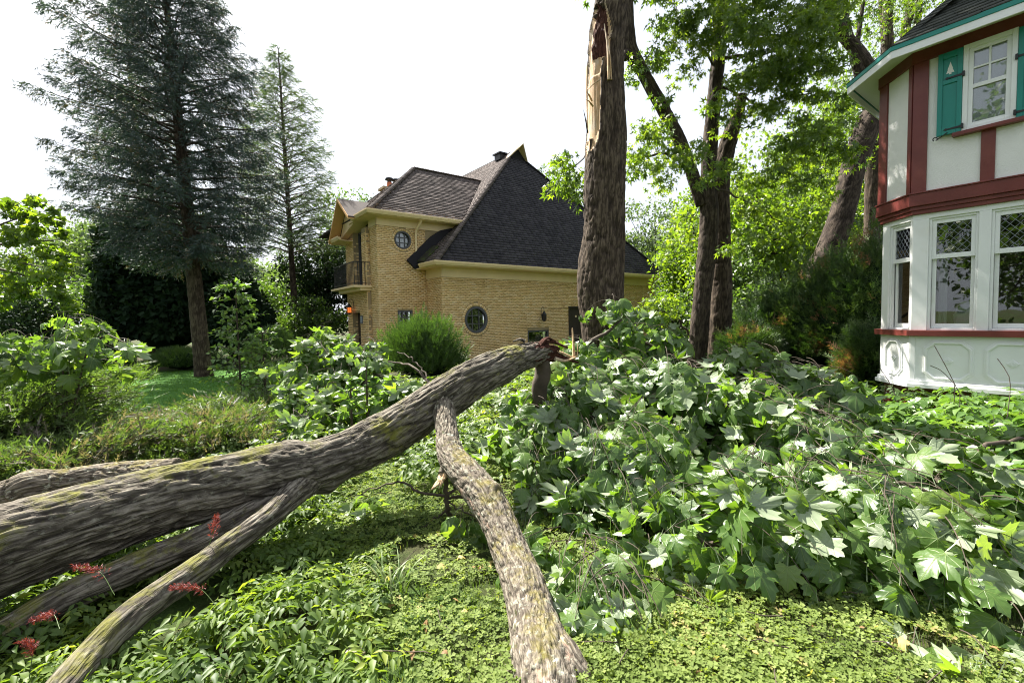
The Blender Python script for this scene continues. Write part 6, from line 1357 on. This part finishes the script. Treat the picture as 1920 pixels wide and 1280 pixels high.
# junipers left of the log
def juniper(label, px, py, Y, r, h, n, brown=0.):
    b = at(px, py, Y); x, y = b[0], b[1]; g = gz(x, y); t = thing('juniper', label, 'juniper', (x, y, g), 'spreading junipers left of the log'); tb = TB(); PP, DD, TT = [], [], []
    for i in range(n):
        a = random.uniform(0, 6.28); L = r * random.uniform(.4, 1.1); e = random.uniform(.05, 1.) ; d = np.array([math.cos(a), math.sin(a), 0]); s = np.linspace(0, 1, 8)
        B = np.array([x, y, g + .05]) + d * (s * L)[:, None] + np.array([0, 0, 1.]) * (h * e * np.sin(s * 1.9) * (.8 + .2 * random.random()))[:, None] + np.cumsum(rng.normal(0, .02, (8, 3)), 0); B[:, 2] = np.maximum(B[:, 2], g + .03); tb.add(B, np.linspace(.014, .003, 8), 4)
        k = int(46 * L / r); f = rng.uniform(.3, 1, k); q = f * 7; k0 = np.minimum(q.astype(int), 6); p = B[k0] + (B[k0 + 1] - B[k0]) * (q - k0)[:, None] + rng.normal(0, .05, (k, 3)); dd = d * .8 + rng.normal(0, .4, (k, 3)) + [0, 0, .6]
        PP.append(p); DD.append(dd); br = random.random() < brown; TT.append(np.clip(rng.normal(.4 + .2 * e, .18, k) + (.5 if br else 0), 0, 1 if br else .87))
    o = tb.build('stems', M['twig'], t); o['kind'] = 'stuff'; P, D, T = np.concatenate(PP), np.concatenate(DD), np.concatenate(TT); V, F, A = scatter(WISP + TUFT[:1], P, rot_from(D, rand_dirs(len(P)) + [0, 0, .5]), .15 * rng.uniform(.6, 1.3, len(P)), T); o = mk('needles', V, [F], M['juniper'], t, attrs=A); o['kind'] = 'stuff'
juniper('large spreading juniper at the left edge behind the log', 10, 870, 5.3, 1.35, 1.0, 380); juniper('spreading juniper in the middle, reaching towards the lawn', 280, 870, 5.4, 1.25, .32, 220); juniper('low juniper with dead brown sprays just behind the log', 400, 830, 5.4, .8, .5, 150, .6)
juniper('juniper half hidden behind the log, right of the brown one', 470, 810, 6.3, .8, .5, 120, .1)
juniper('juniper low at the left corner right behind the stub', 130, 890, 4.5, .9, .5, 140, .3)
tb = TB(); 
for rows in ([(235, 860, 4.6, .018), (238, 835, 4.6, .014), (228, 815, 4.6, .012), (246, 795, 4.6, .006)], [(235, 850, 4.6, .014), (215, 838, 4.6, .010), (198, 830, 4.6, .004)], [(236, 846, 4.6, .01), (250, 850, 4.6, .006)]): a = P4(rows); s = spline(a, 10); tb.add(s[:, :3], s[:, 3], 5)
dt = thing('dead_branch', 'bare forked dead branch poking up behind the log', 'branch', at(235, 880, 4.6)); tb.build('bare_stems', M['limb_bark'], dt, attrs=None)

# red astilbe flowers
def astilbe(label, base, tip, w):
    t = thing('astilbe', label, 'flower', base, 'red astilbe plumes'); S = spline([base, (np.array(base) + tip) / 2 + [0, .03, .03], tip], 16); tb = TB(); tb.add(S[:10], .0018, 4); tb.build('stem', M['grass'], t, attrs={'rnd': np.full(40, .3)})
    P, D = [], []; ax = S[-1] - S[6]; ax /= np.linalg.norm(ax)
    for i in range(140):
        f = random.random() ** .8; k = 6 + f * 9; k0 = min(int(k), 14); p = S[k0] + (S[k0 + 1] - S[k0]) * (k - k0); d = rand_dirs(1)[0]; P.append(p + d * w * (1 - f) * random.random()); D.append(ax + d * .8)
    V, F, A = scatter(TUFT, np.array(P), rot_from(np.array(D), rand_dirs(140)), .022 * rng.uniform(.6, 1.4, 140)); mk('plume', V, [F], M['red_plume'], t, attrs=A)
for lb, a, b_, w in (('red astilbe plume poking out between log and limb, highest of the plumes', (385, 1045, 2.52), (405, 968, 2.52), .035), ('red astilbe plume lying over the lower limb at far left', (215, 1115, 2.2), (140, 1062, 2.28), .03), ('bright red astilbe plume just above the slim foreground limb', (408, 1138, 2.12), (322, 1102, 2.16), .03), ('small red astilbe plume low at left beneath the limbs', (112, 1178, 2.0), (62, 1162, 2.06), .022), ('upright red astilbe plume at the lower left corner', (55, 1270, 1.85), (40, 1205, 1.9), .025)):
    astilbe(lb, at(*a), at(*b_), w)
# thin bare stems in front of the bay house
for k, rows in enumerate(([(1880, 830, 4.6), (1890, 770, 4.7), (1893, 710, 4.8), (1870, 672, 4.9)], [(1800, 740, 5.0), (1775, 690, 5.1), (1752, 648, 5.2)], [(1790, 720, 5.0), (1765, 695, 5.1), (1744, 685, 5.1)], [(1690, 775, 5.3), (1672, 725, 5.4), (1650, 690, 5.5)])):
    a = np.array([at(*r) for r in rows]); s = spline(a, 10); t = thing('dry_plant', ('tall bare stem bent before the right hand white panel', 'thin bare stem crossing the middle octagon panel', 'short thin bare stem left of the diamond boss', 'thin bare stem at the corner of the bay foundation')[k], 'dry plant', (a[0][0], a[0][1], gz(a[0][0], a[0][1])), 'bare stems before the bay house')
    V, q = tube(np.vstack([[a[0][0], a[0][1], gz(a[0][0], a[0][1])], s]), .004, 5); mk('stem', V, [q], M['twig'], t)
# stones and litter in the clover
for k, (px, py, Y, s) in enumerate(((697, 1165, 2.42, .055), (665, 1240, 2.1, .05))):
    p = at(px, py, Y); d = rand_dirs(1); th = np.linspace(0, math.pi, 9); ph = np.linspace(0, 2 * math.pi, 13)[:-1]; V = np.array([(math.sin(t) * math.cos(q), math.sin(t) * math.sin(q), math.cos(t)) for t in th for q in ph]); V = V * (1 + .25 * noise(V * 1.7 + k * 5))[:, None] * [s, s * .8, s * .5] + [p[0], p[1], gz(p[0], p[1]) + .015]
    F = np.array([(i * 12 + j, i * 12 + (j + 1) % 12, (i + 1) * 12 + (j + 1) % 12, (i + 1) * 12 + j) for i in range(8) for j in range(12)]); tag(mk('stone', V, F, plain('field stone', (.30, .25, .19), .9, .25, 20, .6) if k == 0 else bpy.data.materials['field stone'], smooth=True), ('rounded brown stone in the clover left of the limb', 'second brown stone nearer the camera, at the plant edge')[k], 'stone')

# litter: dead leaves and little sticks lying in the clover
n = 150; y = 1.6 + 3 * rng.random(n); x = -.8 + 4 * rng.random(n); P = np.stack([x, y, ground_z(x, y) + .05], -1); V, F, A = scatter(MAPLE_MID + OVATE_LO, P, rot_from(rand_dirs(n) * [1, 1, .2], rng.normal(0, .35, (n, 3)) + [0, 0, 1]), .05 * rng.uniform(.5, 1.5, n))
M['dead'] = leafmat('dead leaf', [(0, (.16, .08, .03)), (.5, (.28, .17, .07)), (1, (.38, .30, .10))], palef=.2, tf=.2, rough=.7)
tag(mk('leaf_litter', V, [F], M['dead'], attrs=A), 'brown and yellow dead leaves scattered in the clover', 'leaf litter', kind='stuff')
tb = TB()
for k in range(46):
    px, py = random.uniform(-.8, 3.0), random.uniform(1.7, 4.6); a = random.uniform(0, 3.14); L = random.uniform(.06, .3); s = np.linspace(-.5, .5, 5); B = np.stack([px + np.cos(a) * s * L, py + np.sin(a) * s * L, 0 * s], -1) + rng.normal(0, .006, (5, 3)); B[:, 2] += ground_z(B[:, 0], B[:, 1]) + .055; tb.add(B, .003, 4)
tag(tb.build('twig_litter', M['twig'], None), 'thin broken twigs lying in the clover', 'twigs', kind='stuff')
